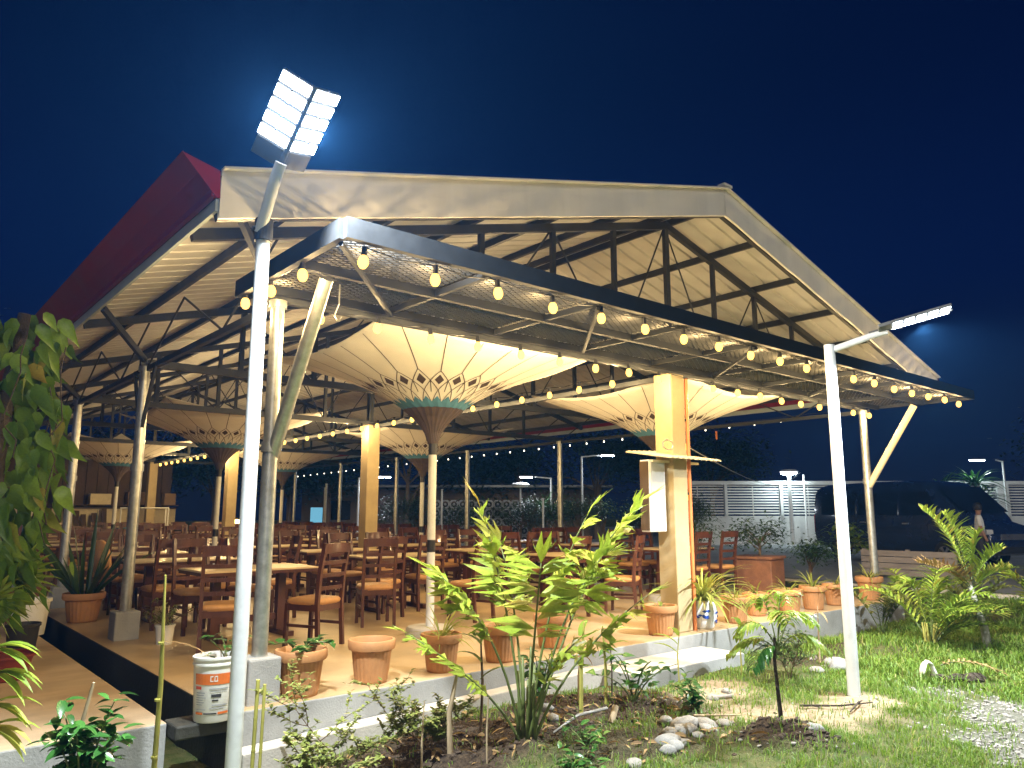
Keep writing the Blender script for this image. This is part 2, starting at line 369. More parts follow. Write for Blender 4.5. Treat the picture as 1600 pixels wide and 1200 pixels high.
# slabs
def slab(name, x0, x1, y0, y1, z0, z1, mtop, mside):
    m = MB(); m.box(((x0 + x1) / 2, (y0 + y1) / 2, (z0 + z1) / 2), (x1 - x0, y1 - y0, z1 - z0))
    m.m = [1, 0, 1, 1, 2 if name == 'floor' else 1, 2 if name == 'terrace' else 1]  # sides facing the drain are coloured dark to imitate its shade
    o = m.build(name, [mtop, mside, MT['shadeconc']]); bevel(o, .012, 2); return tag(o, kind='structure')
slab('floor', 2.10, 13.05, 5.5, 30.4, -.6, 0, MT['floor'], MT['conc'])
slab('terrace', -9, 1.72, 5.55, 30.4, -.6, -.005, MT['terrace'], MT['conc'])
slab('step', 5.75, 7.55, 4.92, 5.495, -.55, -.14, MT['conc_lt'], MT['conc'])
slab('kerb_footing', 2.15, 5.74, 5.33, 5.495, -.6, -.30, MT['conc_lt'], MT['conc_lt']).rotation_euler = (0, R(-1.7), 0)
dv = MB(); dv.quad((15.5, -14, 0), (27.2, -14, 0), (27.2, 36, 0), (15.5, 36, 0)); dv = dv.build('driveway', MT['asphalt'], loc=(0, 0, -.028)); tag(dv, kind='structure')
ap = MB(); ap.quad((27.2, -14, 0), (60, -14, 0), (60, 50, 0), (27.2, 50, 0)); tag(ap.build('car_park', MT['asphalt'], loc=(0, 0, -.024)), kind='structure')
kb = MB(); kb.box((14.9, 12, -.1), (.18, 20, .22)); tag(bevel(kb.build('kerb', MT['conc_lt']), .02), kind='structure')
# ------------------------------------------------------------------ pavilion
PAV = thing('pavilion', 'open-sided dining pavilion with white gable roof and dark steel trusses', 'pavilion', (7.5, 5.75, 0))
def P(mb, name, mat, par=PAV, **k):
    """build a mesh given in world coordinates under a parent that stands at PAV"""
    off = V(PAV.location)
    mb.v = [(x - off.x, y - off.y, z - off.z) for x, y, z in mb.v]
    return mb.build(name, mat, par, **k)
RX, EZ, RZ = 7.5, 3.58, 5.16          # ridge x, eave height, ridge height (underside of sheets)
XL, XR = 1.60, 13.52
SL = (RZ - EZ) / (RX - XL)
YF, YB = 4.86, 30.0
TY = [5.75 + 3.65 * i for i in range(7)]
zr = lambda x: RZ - SL * abs(x - RX)
# roof sheets: each a ribbed strip one metre wide
def sheet(side):
    m = MB(); xe = XL if side < 0 else XR
    prof = []
    y = 0
    for k in range(4):
        y0 = k * .25
        prof += [(y0, 0), (y0 + .195, 0), (y0 + .208, .028), (y0 + .237, .028), (y0 + .25 - .001, 0)]
    vs = []; 
    for (yy, dz) in prof:
        vs += [(xe, yy, zr(xe) + dz), (RX, yy, RZ + dz)]
    for (yy, dz) in prof:
        vs += [(xe, yy, zr(xe) + dz + .012), (RX, yy, RZ + dz + .012)]
    n = len(prof); fs = []; mi = []
    for i in range(n - 1):
        fs.append((2 * i, 2 * i + 1, 2 * i + 3, 2 * i + 2)); mi.append(0)
        k = 2 * n; fs.append((k + 2 * i, k + 2 * i + 2, k + 2 * i + 3, k + 2 * i + 1)); mi.append(1)
        fs.append((2 * i, 2 * i + 2, k + 2 * i + 2, k + 2 * i)); mi.append(1)
    m.add(vs, fs); m.m = mi
    m.v = [(x - RX, y, z) for x, y, z in m.v]
    o = m.build('roof_sheet', [MT['roofw'], MT['red']], PAV); o.location = (0, YF - 5.75, 0); return o
for sd in (-1, 1):
    s0 = sheet(sd)
    for k in range(1, 25): inst('roof_sheet', s0, PAV, (0, YF - 5.75 + k, 0))
m = MB()
for s in (-1, 1): m.quad((RX, YF + .05, RZ + .06), (RX + s * .3, YF + .05, RZ + .06 - .3 * SL), (RX + s * .3, YB, RZ + .06 - .3 * SL), (RX, YB, RZ + .06))
P(m, 'ridge_cap', MT['red'])
# gable fascia boards with folded edges
for sd, xe in ((-1, XL), (1, XR)):
    m = MB(); h = .33
    a, b_ = V((xe, YF - .012, zr(xe) - .29)), V((RX, YF - .012, RZ - .29))
    N = 26
    vs = []
    for i in range(N + 1):
        p = a.lerp(b_, i / N); w = .004 * math.sin(i * 2.1) + .003 * math.sin(i * 5.3 + sd)
        vs += [(p.x, p.y - w, p.z - .0), (p.x, p.y - w * .4, p.z + h), (p.x, p.y - w + .03, p.z - .0), (p.x, p.y + .05, p.z + h)]
    fs = []
    for i in range(N):
        k = 4 * i; fs += [(k, k + 4, k + 5, k + 1), (k + 1, k + 5, k + 7, k + 3), (k, k + 2, k + 6, k + 4), (k + 3, k + 7, k + 6, k + 2)]
    m.add(vs, fs); P(m, 'gable_fascia', MT['fascia'])
    m = MB(); m.beam(a + V((0, -.018, h + .01)), b_ + V((0, -.018, h + .01)), .07, .014); P(m, 'fascia_trim', MT['fascia'])
    m = MB(); m.beam(a + V((0, .07, .03)), b_ + V((0, .07, .03)), .05, .06); P(m, 'barge_rafter', MT['steel'])
m = MB(); m.box((RX, YF - .02, RZ + .075), (.16, .1, .03)); P(m, 'ridge_end_cap', MT['fascia'])
# eave gutters and flared red flashing
for sd, xe in ((-1, XL), (1, XR)):
    m = MB(); m.beam((xe + sd * .012, YF, EZ - .20), (xe + sd * .012, YB, EZ - .20), .024, .085); P(m, 'gutter', MT['gutter'])
    m = MB(); L_ = YB - YF; n = 24; prof = [(0, -.15), (.03, -.145), (.035, -.10), (.12, .0), (.235, .10)] if sd < 0 else [(0, -.15), (.03, -.14), (.04, .06)]
    vs = []; fs = []
    for i in range(n + 1):
        for (dx, dz) in prof: vs.append((xe + sd * (dx + .024), YF + L_ * i / n, EZ + dz))
    k = len(prof)
    for i in range(n):
        for j in range(k - 1): fs.append((i * k + j, i * k + j + 1, (i + 1) * k + j + 1, (i + 1) * k + j))
    m.add(vs, fs); o = P(m, 'eave_flashing', MT['red'])
    sd_ = o.modifiers.new('t', 'SOLIDIFY'); sd_.thickness = .012
    if sd < 0:
        m = MB(); m.quad((xe - .024, YF + .001, EZ - .15), (xe - .26, YF + .001, EZ + .10), (xe - .01, YF + .001, EZ + .04), (xe + .0, YF + .001, EZ - .15)); o = P(m, 'flashing_end', MT['red']); o.modifiers.new('t', 'SOLIDIFY').thickness = .012
# purlins
for i in range(-5, 6):
    for s in ((-1, 1) if i == 0 else (1,)):
        x = RX + i * 1.03 + (s * .12 if i == 0 else 0); m = MB(); m.beam((x, YF + .06, zr(x) - .045), (x, YB - .1, zr(x) - .045), .045, .085); P(m, 'purlin', MT['steel'])
for x in (XL + .12, XR - .12):
    m = MB(); m.beam((x, YF + .06, zr(x) - .045), (x, YB - .1, zr(x) - .045), .045, .085); P(m, 'purlin', MT['steel'])
# trusses
CZ = 3.10
def truss():
    t = bpy.data.objects.new('truss', None); COL.objects.link(t); t.parent = PAV; t.empty_display_size = .1
    def S(mb, nm): mb.v = [(x - RX, y, z) for x, y, z in mb.v]; return mb.build(nm, MT['steel'], t)
    zt = lambda x: zr(x) - .15
    m = MB(); m.beam((2.32, 0, CZ), (12.72, 0, CZ), .07, .09); S(m, 'bottom_chord')
    for xe in (XL + .1, XR - .1):
        m = MB(); m.beam((xe, 0, zt(xe)), (RX, 0, zt(RX)), .06, .09); S(m, 'top_chord')
    for i in range(-4, 5):
        x = RX + i * 1.0; m = MB(); m.beam((x, 0, CZ), (x, 0, zt(x)), .055 if i else .075, .05, up=(0, 1, 0)); S(m, 'post')
    for i in range(-4, 4):
        x0, x1 = RX + i, RX + i + 1
        a, b_ = ((x0, .012, zt(x0)), (x1, .012, CZ)) if (i % 2 == 0) else ((x0, .012, CZ), (x1, .012, zt(x1)))
        if i < 0: a, b_ = ((x0, .012, CZ), (x1, .012, zt(x1))) if i % 2 else ((x0, .012, zt(x0)), (x1, .012, CZ))
        m = MB(); m.tube([a, b_], .011, 6); S(m, 'diagonal_rod')
    return t
t0 = truss(); t0.location = (0, TY[0] - 5.75, 0)
for y in TY[1:]:
    c_ = copy_tree(t0, PAV); c_.location = (0, y - 5.75, 0)
# long girders on the column lines: two chords with webs
for x in (2.4, 7.5, 12.65):
    m = MB(); m.beam((x, 5.8, 3.03), (x, 28, 3.03), .05, .06); P(m, 'girder_chord', MT['steel'])
    if x < 3 or x > 12:
        zt = zr(x) - .16
        for i in range(6):
            for j in range(3):
                ya = TY[i] + j * 3.65 / 3; yb = ya + 3.65 / 3
                m = MB(); m.tube([(x, ya, 3.05), (x, yb, zt)] if j % 2 else [(x, ya, zt), (x, yb, 3.05)], .012, 6); P(m, 'girder_web', MT['steel'])
# slanting side struts from bottom chord to purlin near the left eave
for y in TY[:4]:
    m = MB(); m.beam((1.72, y - .8, 3.48), (2.38, y, 3.12), .04, .07); P(m, 'eave_strut', MT['steel'])
# columns
def steel_col(x, y, z0=0, r=.075, plinth=None, ztop=3.06):
    c_ = MB(); c_.tube([(x, y, z0), (x, y, 1.9), (x, y, ztop)], [r, r, r * .93], 20); o = P(c_, 'column', MT['galv'], smooth=True); o.data.set_sharp_from_angle(angle=R(50))
    off = V(PAV.location)
    for za, zb in ((1.84, 1.92), (ztop - .06, ztop)):
        m = MB(); m.tube([V((x, y, za)) - off, V((x, y, zb)) - off], r + .013, 20); m.build('collar', MT['galv'], o, smooth=True, auto=40)
    if plinth:
        m = MB(); m.box((x, y, z0 / 2 - .05), (plinth, plinth, z0 + .1)); bevel(P(m, 'column_plinth', MT['conc']), .015)
    return o
steel_col(2.4, 5.72, .32, .058, .25)
for y in TY[1:]: steel_col(2.4 if y > 10 else 2.38, y, .30, .06, .26)
for y in TY: steel_col(12.65, y, 0, .062)
def conc_col(x, y, w=.265, zt=3.06):
    m = MB(); m.box((x, y, zt / 2), (w, w, zt)); o = P(m, 'column', MT['plaster']); bevel(o, .014, 2); return o
for y in (5.78, TY[2], TY[4], TY[6]): conc_col(7.5, y)
# raking brackets that carry the mesh canopy
for x in (2.42, 12.65):
    m = MB(); m.tube([(x, 5.73, 1.80), (x, 4.92, 3.06)], .052, 16); P(m, 'canopy_bracket', MT['cream'] if x > 5 else MT['galv'], smooth=True, auto=50)
for s in (-1, 1):
    m = MB(); m.beam((2.38 , TY[1] + s * .05, 2.35), (2.38, TY[1] + s * .45, 3.05), .03, .05); P(m, 'knee_brace', MT['steel'])
# mesh canopy
CX0, CX1, CY0, CY1, CH = 2.18, 13.05, 4.20, 5.66, 3.16
cp = bpy.data.objects.new('canopy', None); COL.objects.link(cp); cp.parent = PAV; cp.empty_display_size = .1
m = MB(); m.beam((CX0, CY0, CH + .02), (CX1, CY0, CH + .02), .055, .14); P(m, 'edge_beam', MT['canopysteel'], cp)
m = MB(); m.beam((CX0, CY0 + .03, CH + .02), (CX0, CY1 + .35, CH + .02), .055, .138); P(m, 'edge_beam', MT['canopysteel'], cp)
m = MB(); m.beam((CX1, CY0 + .03, CH + .02), (CX1, CY1, CH + .02), .055, .138); P(m, 'edge_beam', MT['canopysteel'], cp)
for yy in (4.93, CY1): 
    m = MB(); m.beam((CX0 + .03, yy, CH - .03), (CX1 - .03, yy, CH - .03), .05, .07); P(m, 'canopy_rail', MT['canopysteel'], cp)
nb = 9; bw = (CX1 - CX0) / nb
for i in range(1, nb):
    x = CX0 + bw * i; m = MB(); m.beam((x, CY0 + .03, CH - .032), (x, CY1 - .03, CH - .032), .035, .05); P(m, 'crossbar', MT['canopysteel'], cp)
    if i % 2: m = MB(); m.beam((x - bw, CY0 + .05, CH - .075), (x, CY1 - .05, CH - .075), .028, .03); P(m, 'canopy_diagonal', MT['canopysteel'], cp)
    m = MB(); m.beam((x, CY1 - .03, CH + .0), (x, CY1 - .03, CH + .3), .03, .03, up=(0, 1, 0)); P(m, 'canopy_hanger', MT['canopysteel'], cp)
# expanded metal: two sets of slanting strands per bay
def expanded(x0, x1, y0, y1, px=.10, ang=30):
    m = MB(); t = math.tan(R(ang)); z = CH + .005; H_ = y1 - y0; run = H_ / t
    n = int((x1 - x0 + run) / px)
    for s in (1, -1):
        for i in range(n):
            a = x0 - run + i * px if s > 0 else x1 + run - i * px
            # line x = a + s*(y-y0)/t clipped to [x0,x1]
            ya = y0; yb = y1
            fx = lambda yy: a + s * (yy - y0) / t
            lo, hi = (x0, x1)
            if s > 0: ya = max(ya, y0 + (lo - a) * t); yb = min(yb, y0 + (hi - a) * t)
            else: ya = max(ya, y0 + (a - hi) * t); yb = min(yb, y0 + (a - lo) * t)
            if yb - ya < .02: continue
            p, q = V((fx(ya), ya, z)), V((fx(yb), yb, z)); d = (q - p).normalized(); nn = V((-d.y, d.x, 0)) * .0026; h = V((0, 0, .004))
            vs = [p - nn - h, p + nn + h, q + nn + h, q - nn - h]; w = V((0, 0, .004))
            m.add(vs + [v + w for v in vs], [(0, 1, 2, 3), (7, 6, 5, 4), (0, 3, 7, 4), (1, 5, 6, 2)])
    return m
for i in range(nb):
    m = expanded(CX0 + bw * i + .02, CX0 + bw * (i + 1) - .02, CY0 + .03, CY1 - .02)
    o = P(m, 'mesh_panel', MT['meshsteel'], cp); o['kind'] = 'stuff'
# loose clip and wires under the canopy
m = MB(); m.tube([(2.62, 5.1, 3.1), (2.63, 5.12, 2.95), (2.6, 5.13, 2.86), (2.64, 5.14, 2.82), (2.66, 5.13, 2.86)], .006, 5); P(m, 'hook', MT['galv'], cp)

# ------------------------------------------------------------------ festoon lights
BULB = emit('lit_filament_bulb', (1.0, .55, .085), 2.2); BULB2 = emit('unlit_bulb_glow', (1.0, .85, .6), 3.5)  # small eave bulbs are unlit; their glow imitates light falling on them
bm_ = MB(); bm_.lathe([(0, -.085), (.018, -.08), (.031, -.06), (.034, -.04), (.027, -.015), (.016, 0), (0, 0.001)], 10); bulb_me = bm_.build('tmp', BULB, smooth=True); BULB_MESH = bulb_me.data; bpy.data.objects.remove(bulb_me)
bm_ = MB(); bm_.lathe([(0, -.04), (.011, -.036), (.014, -.02), (.009, 0)], 6); t_ = bm_.build('tmp', BULB2, smooth=True); BULB_SMALL = t_.data; bpy.data.objects.remove(t_)
bm_ = MB(); bm_.lathe([(.0, .055), (.016, .055), (.019, .0), (.017, -.012)], 8); t_ = bm_.build('tmp', MT['black']); SOCK = t_.data; bpy.data.objects.remove(t_)
def festoon(label, pts, sag=.03, small=False, group='festoon light strings'):
    """pts: bulb positions (filament base)"""
    s = thing('string_light', label, 'string light', pts[0])
    o0 = V(pts[0]); m = MB(); path = []
    for i, p in enumerate(pts):
        p = V(p) - o0; path.append(p + V((0, 0, .06)))
        if i < len(pts) - 1: path.append((p + V(pts[i + 1]) - o0) / 2 + V((0, 0, .06 - sag)))
    if len(path) > 1: m.tube(path, .005 if not small else .004, 5); m.build('cable', MT['black'], s)
    for i, p in enumerate(pts):
        p = V(p) - o0
        bb = inst('bulb', BULB_SMALL if small else BULB_MESH, s, p, (R(rnd.uniform(-6, 6)), R(rnd.uniform(-6, 6)), rnd.random()), 1 if small else 1.1)
        if not small:
            inst('socket', SOCK, bb)
            ld = bpy.data.lights.get('bulb_light') or bpy.data.lights.new('bulb_light', 'POINT')
            ld.energy = 13; ld.shadow_soft_size = .010; ld.color = (1.0, .70, .32)
            lo_ = bpy.data.objects.new('bulb_light', ld); COL.objects.link(lo_); lo_.parent = bb; lo_.location = (0, 0, -.10)
    return s
festoon('row of glowing bulbs along the outer beam of the mesh canopy', [(2.36 + .5725 * i, 4.27, 3.055 + rnd.uniform(-.012, .012)) for i in range(19)])
festoon('row of glowing bulbs along the inner rail of the mesh canopy', [(2.70 + .545 * i, 5.58, 2.985 + rnd.uniform(-.012, .012)) for i in range(19) if i != 9])
festoon('short row of glowing bulbs on the left end of the mesh canopy', [(2.2, 4.85, 3.07), (2.2, 5.4, 3.08), (2.2, 5.9, 3.09)])
festoon('row of glowing bulbs running back along the middle columns', [(7.20, 6.45 + .585 * i, 3.05 - .004 * i) for i in range(34)])
festoon('string of tiny pale bulbs along the right eave', [(12.75, 6.2 + .55 * i, 3.06 - .008 * i) for i in range(40)], .01, True)
# ------------------------------------------------------------------ funnel umbrellas
UA, UZ0 = 1.48, 2.14
def usurf(phi, v, off=0.0):
    r = .05 + (UA - .05) * v
    c, s_ = abs(math.cos(phi)), abs(math.sin(phi)); sq = 1 / max(c, s_)
    k = max(0, (v - .42) / .58) ** 1.5
    rr = r * (1 + (sq - 1) * k); z = UZ0 + .812 * max(0, rr - .045) ** .474
    z -= off; rr += off * .4
    return V((rr * math.cos(phi), rr * math.sin(phi), z))
NU = 24
def umbrella():
    u = bpy.data.objects.new('funnel_umbrella', None); COL.objects.link(u); u.empty_display_size = .2
    m = MB(); n, k = 64, 18; vs = []; fs = []
    vl = [(.13 + .87 * (j / (k - 1)) ** 1.2) for j in range(k)]
    for v in vl:
        for i in range(n): vs.append(usurf(2 * math.pi * i / n, v))
    for j in range(k - 1):
        for i in range(n): fs.append((j * n + i, j * n + (i + 1) % n, (j + 1) * n + (i + 1) % n, (j + 1) * n + i))
    m.add(vs, fs); o = m.build('canopy', MT['cloth'], u, smooth=True); s_ = o.modifiers.new('t', 'SOLIDIFY'); s_.thickness = .008; s_.offset = 1
    hem = MB(); hem.tube([usurf(2 * math.pi * i / n, 1.0) for i in range(n + 1)], .012, 6, cap=False); hem.build('hem', MT['cloth'], o)
    # cords
    def strip(mb, a, b_, w, k=6, off=.012, mi=0):
        pts = []
        for i in range(k + 1):
            t = i / k; ph = a[0] + (b_[0] - a[0]) * t; v = a[1] + (b_[1] - a[1]) * t
            p = usurf(ph, v, off); q = usurf(ph + .01, v, off); r_ = usurf(ph, v + .01, off)
            d = ((q - p) * (b_[0] - a[0]) * 100 + (r_ - p) * (b_[1] - a[1]) * 100).normalized(); nn = (q - p).cross(r_ - p).normalized(); sd = d.cross(nn).normalized() * w / 2
            pts += [p - sd, p + sd]
        mb.add(pts, [(2 * i, 2 * i + 1, 2 * i + 3, 2 * i + 2) for i in range(k)], mi)
    dp = 2 * math.pi / NU
    for i in range(NU):
        ph = i * dp; m = MB(); strip(m, (ph, .60), (ph, .985), .010, 8); m.build('rib', MT['rib'], u)
    m = MB()
    for i in range(NU):
        ph = i * dp
        for s in (-1, 1):
            strip(m, (ph, .60), (ph + s * dp / 2, .49), .010, 3); strip(m, (ph + s * dp / 2, .49), (ph, .38), .010, 3)
            strip(m, (ph + dp / 2, .49), (ph + dp / 2 + s * .0, .36), .009, 3)
            strip(m, (ph, .38), (ph + s * dp / 2, .23), .009, 4)
    m.build('cord_lattice', MT['rib'], u)
    for i in range(NU):
        ph = i * dp; m = MB(); w = dp * .26
        c = [usurf(ph, .445, .011), usurf(ph + w, .495, .011), usurf(ph, .555, .011), usurf(ph - w, .495, .011)]
        m.add(c, [(0, 1, 2, 3)]); o = m.build('diamond_inlay', MT['rib'], u); o.modifiers.new('t', 'SOLIDIFY').thickness = .006
    m = MB(); 
    for i in range(NU):
        ph = i * dp; vs = [usurf(ph - dp / 2, .165, .014), usurf(ph + dp / 2, .165, .014), usurf(ph + dp / 2, .255, .014), usurf(ph, .315, .014), usurf(ph - dp / 2, .255, .014)]
        m.add(vs, [(0, 1, 2, 3, 4)])
    m.build('teal_band', MT['teal'], u)
    m = MB()
    n = 48; vs = []
    for v in (.0, .03, .07, .13, .21):
        for i in range(n):
            p = usurf(2 * math.pi * i / n, v, .020 + (.006 if i % 2 else 0)); vs.append(p)
    fs = [(j * n + i, j * n + (i + 1) % n, (j + 1) * n + (i + 1) % n, (j + 1) * n + i) for j in range(4) for i in range(n)]
    m.add(vs, fs); m.build('slatted_cone', MT['brownband'], u)
    m = MB(); a = .62; z = UZ0 + .84; m.add([(-a, -a, z), (a, -a, z), (a, a, z), (-a, a, z), (0, 0, z + .5)], [(0, 1, 4), (1, 2, 4), (2, 3, 4), (3, 0, 4), (3, 2, 1, 0)]); m.build('peak_cap', MT['cloth'], u)
    for za, zb in ((1.06, 2.05), (.02, .92)):
        m = MB(); m.tube([(0, 0, za), (0, 0, zb)], .048, 20); m.build('stem', MT['whitepaint'], u, smooth=True, auto=50)
    for za, zb, r_ in ((.92, 1.06, .0485), (2.05, 2.2, .052)):
        m = MB(); m.tube([(0, 0, za), (0, 0, zb)], r_, 20); m.build('stem_band', MT['black'], u, smooth=True, auto=50)
    m = MB(); m.lathe([(0, .09), (.25, .09), (.27, .07), (.28, .0)], 28); m.build('base_disc', MT['conc_lt'], u, smooth=True, auto=40)
    return u
U0 = umbrella()
ulabels = ['nearest funnel-shaped canvas umbrella, its stem just behind the potted plants', 'funnel canvas umbrella half hidden behind the yellow concrete column',
           'funnel canvas umbrella framed by the white lamp pole and left steel column', 'funnel canvas umbrella behind the nearest one, right of the middle column',
           'far left funnel umbrella beside the hanging vine leaves', 'far funnel umbrella between the corner column and the middle column']
for i, ((x, y), lb) in enumerate(zip([(5.13, 7.46), (9.8, 7.75), (5.2, 14.76), (9.8, 14.65), (5.2, 22.4), (9.8, 22.3)], ulabels)):
    u = U0 if i == 0 else copy_tree(U0)
    u.location = (x, y, 0); tag(u, lb, 'umbrella', 'funnel umbrellas in the pavilion')

# ------------------------------------------------------------------ chairs and tables
def rbox(mb, c, d, r=.02, top=.02, mi=0):
    """cushion: rounded slab"""
    n = 24; vs = []; lv = [(-.5, .93), (-.2, 1.0), (.15, 1.0), (.38, .93), (.5, .74)]
    for (zz, k) in lv:
        for i in range(n):
            t = 2 * math.pi * i / n; ct, st = math.cos(t), math.sin(t); e = .42
            x = math.copysign(abs(ct) ** e, ct) * d[0] / 2 * k; y = math.copysign(abs(st) ** e, st) * d[1] / 2 * k
            vs.append((c[0] + x, c[1] + y, c[2] + zz * d[2]))
    fs = [(j * n + i, j * n + (i + 1) % n, (j + 1) * n + (i + 1) % n, (j + 1) * n + i) for j in range(4) for i in range(n)]
    b0 = len(vs); vs.append((c[0], c[1], c[2] + d[2] * .56)); fs += [(4 * n + i, 4 * n + (i + 1) % n, b0) for i in range(n)]
    mb.add(vs, fs, mi)
def chair_pieces():
    out = []
    for s in (-1, 1):
        m = MB(); x = s * .195
        for a, b_ in (((x, -.235, 0), (x, -.205, .45)), ((x, -.205, .45), (x, -.225, .75)), ((x, -.225, .75), (x, -.285, 1.06))): m.beam(a, b_, .034, .044, up=(0, 1, 0))
        out.append(('rear_leg', m, 'wood'))
        m = MB(); m.beam((x, .195, 0), (x, .185, .44), .038, .038, up=(0, 1, 0)); out.append(('front_leg', m, 'wood'))
        m = MB(); m.beam((x, -.215, .22), (x, .185, .22), .018, .03); out.append(('stretcher', m, 'wood'))
    m = MB(); m.box((0, .195, .405), (.36, .022, .07)); m.box((0, -.2, .405), (.36, .022, .07)); m.box((.195, -.01, .405), (.022, .37, .068)); m.box((-.195, -.01, .405), (.022, .37, .068)); out.append(('seat_frame', m, 'wood'))
    m = MB(); rbox(m, (0, -.005, .465), (.45, .45, .065)); out.append(('seat_cushion', m, 'cushion'))
    for z, h, y in ((.60, .04, -.222), (.73, .04, -.236), (.86, .04, -.258)):
        m = MB(); n = 6
        pts = [(-.18 + .36 * i / n, y - .018 * math.sin(math.pi * i / n), z) for i in range(n + 1)]
        for a, b_ in zip(pts, pts[1:]): m.beam(a, b_, .014, h)
        out.append(('slat', m, 'wood'))
    m = MB(); n = 8
    pts = [(-.212 + .424 * i / n, -.283 - .018 * math.sin(math.pi * i / n), 1.0 + .012 * math.sin(math.pi * i / n)) for i in range(n + 1)]
    for a, b_ in zip(pts, pts[1:]): m.beam(a, b_, .02, .10)
    out.append(('top_rail', m, 'wood'))
    return out
PCS = [(nm, mb.build('tmp', MT[mt], smooth=(nm == 'seat_cushion')), mt) for nm, mb, mt in chair_pieces()]
J = MB()
for nm, mb, mt in chair_pieces(): J.add(mb.v, mb.f, 1 if mt == 'cushion' else 0)
CH_J = J.build('tmp', [MT['wood'], MT['cushion']]); CH_JM = CH_J.data
CH_PM = [(nm, o.data) for nm, o, mt in PCS]
for nm, o, mt in PCS: bpy.data.objects.remove(o)
bpy.data.objects.remove(CH_J)
FARC = 'wooden ladder-back dining chair among the crowded tables further back'
def chair(x, y, rz, label=None, full=True, z=0):
    if full:
        c = thing('dining_chair', label or FARC, 'chair', (x, y, z), rz, 'dining chairs')
        for nm, me_ in CH_PM: inst(nm, me_, c)
    else:
        c = inst('dining_chair', CH_JM, None, (x, y, z), (0, 0, rz)); tag(c, label or FARC, 'chair', 'dining chairs')
    return c
def table_mb():
    out = []
    m = MB(); m.box((0, 0, .752), (1.3, .78, .018)); out.append(('table_top', m, 'ttop'))
    m = MB(); m.box((0, 0, .725), (1.306, .786, .034)); out.append(('edge_band', m, 'wood'))
    for s in (-1, 1):
        m = MB(); m.box((s * .38, 0, .37), (.09, .09, .68)); out.append(('pedestal', m, 'wood'))
        m = MB(); m.box((s * .38, 0, .03), (.09, .6, .055)); out.append(('foot', m, 'wood'))
    m = MB(); m.box((0, 0, .2), (.66, .03, .07)); out.append(('crossbar', m, 'wood'))
    return out
TB = []
for nm, mb, mt in table_mb():
    o = mb.build('tmp', MT[mt]); TB.append((nm, o.data)); bpy.data.objects.remove(o)
FART = 'cream-topped dining table among the crowd of chairs further back'
def table(x, y, rz=0, label=None):
    t = thing('dining_table', label or FART, 'table', (x, y, 0), rz, 'dining tables')
    for nm, me_ in TB: inst(nm, me_, t)
cr_ = random.Random(11)
ORD = ['first', 'second', 'third', 'fourth', 'fifth', 'sixth', 'seventh', 'eighth', 'ninth', 'tenth', 'eleventh', 'twelfth', 'thirteenth', 'fourteenth', 'fifteenth']
COLN = ['leftmost', 'second', 'third', 'rightmost']
cols = [(3.45, 8.65), (6.15, 9.75), (8.35, 8.35), (11.1, 8.5)]
tl = {(0, 0): 'nearest cream-topped dining table behind the corner steel column', (1, 0): 'cream-topped dining table left of the nearest umbrella stem', (2, 0): 'dining table behind the big fishtail palm', (3, 0): 'dining table near the right side, behind the yellow column',
      (0, 1): 'dining table just behind the nearest one on the left side'}
near = {(0, 0, -1, -1): (2.86, 7.78, -.35, 'ladder-back chair left of the white lamp pole, its back to us'),
        (0, 0, -1, 1): (3.78, 7.66, .42, 'ladder-back chair with tan cushion right of the corner steel column'),
        (1, 0, -1, 1): (6.35, 9.42, -.1, 'ladder-back chair side-on, left of the nearest umbrella stem'),
        (1, 0, -1, -1): (5.45, 9.1, .1, 'ladder-back chair half behind the chair beside the corner column'),
        (2, 0, -1, -1): (7.35, 7.5, .15, 'ladder-back chair behind the fishtail palm, left of its pair'),
        (2, 0, -1, 1): (8.25, 7.28, .5, 'ladder-back chair next to the yellow concrete column, turned sideways')}
for ci, (cx, cy0) in enumerate(cols):
    for r in range(9):
        cy_ = cy0 + r * 2.08 + cr_.uniform(-.1, .1) * (r > 0); x = cx + cr_.uniform(-.12, .12)
        if cy_ > 26.5: continue
        table(x, cy_, cr_.uniform(-.03, .03), tl.get((ci, r)) or 'cream-topped dining table, %s from the front in the %s row of tables' % (ORD[r], COLN[ci]))
        for sy in (-1, 1):
            for sx in (-1, 1):
                key = (ci, r, sy, sx)
                if key in near:
                    a = near[key]; chair(a[0], a[1], a[2], a[3]); continue
                jx, jy, jr = cr_.uniform(-.07, .07), cr_.uniform(-.06, .12), cr_.uniform(-.22, .22)
                if abs(x + sx * .34 - 5.18) < .3 and abs(cy_ + sy * .72 - 7.42) < .4: continue
                chair(x + sx * .34 + jx, cy_ + sy * (.66 + jy), (0 if sy < 0 else math.pi) + jr, 'ladder-back chair, %s seat on the %s side of the %s table in the %s row' % ('left' if sx < 0 else 'right', 'near' if sy < 0 else 'far', ORD[r], COLN[ci]), cy_ < 13)
chair(5.05, 8.55, -.35, 'ladder-back chair directly behind the nearest umbrella stem')
chair(6.2, 8.1, .25, 'ladder-back chair seen through the left half of the fishtail palm')
chair(4.35, 10.0, R(80), 'ladder-back chair at the end of a table, left of middle')

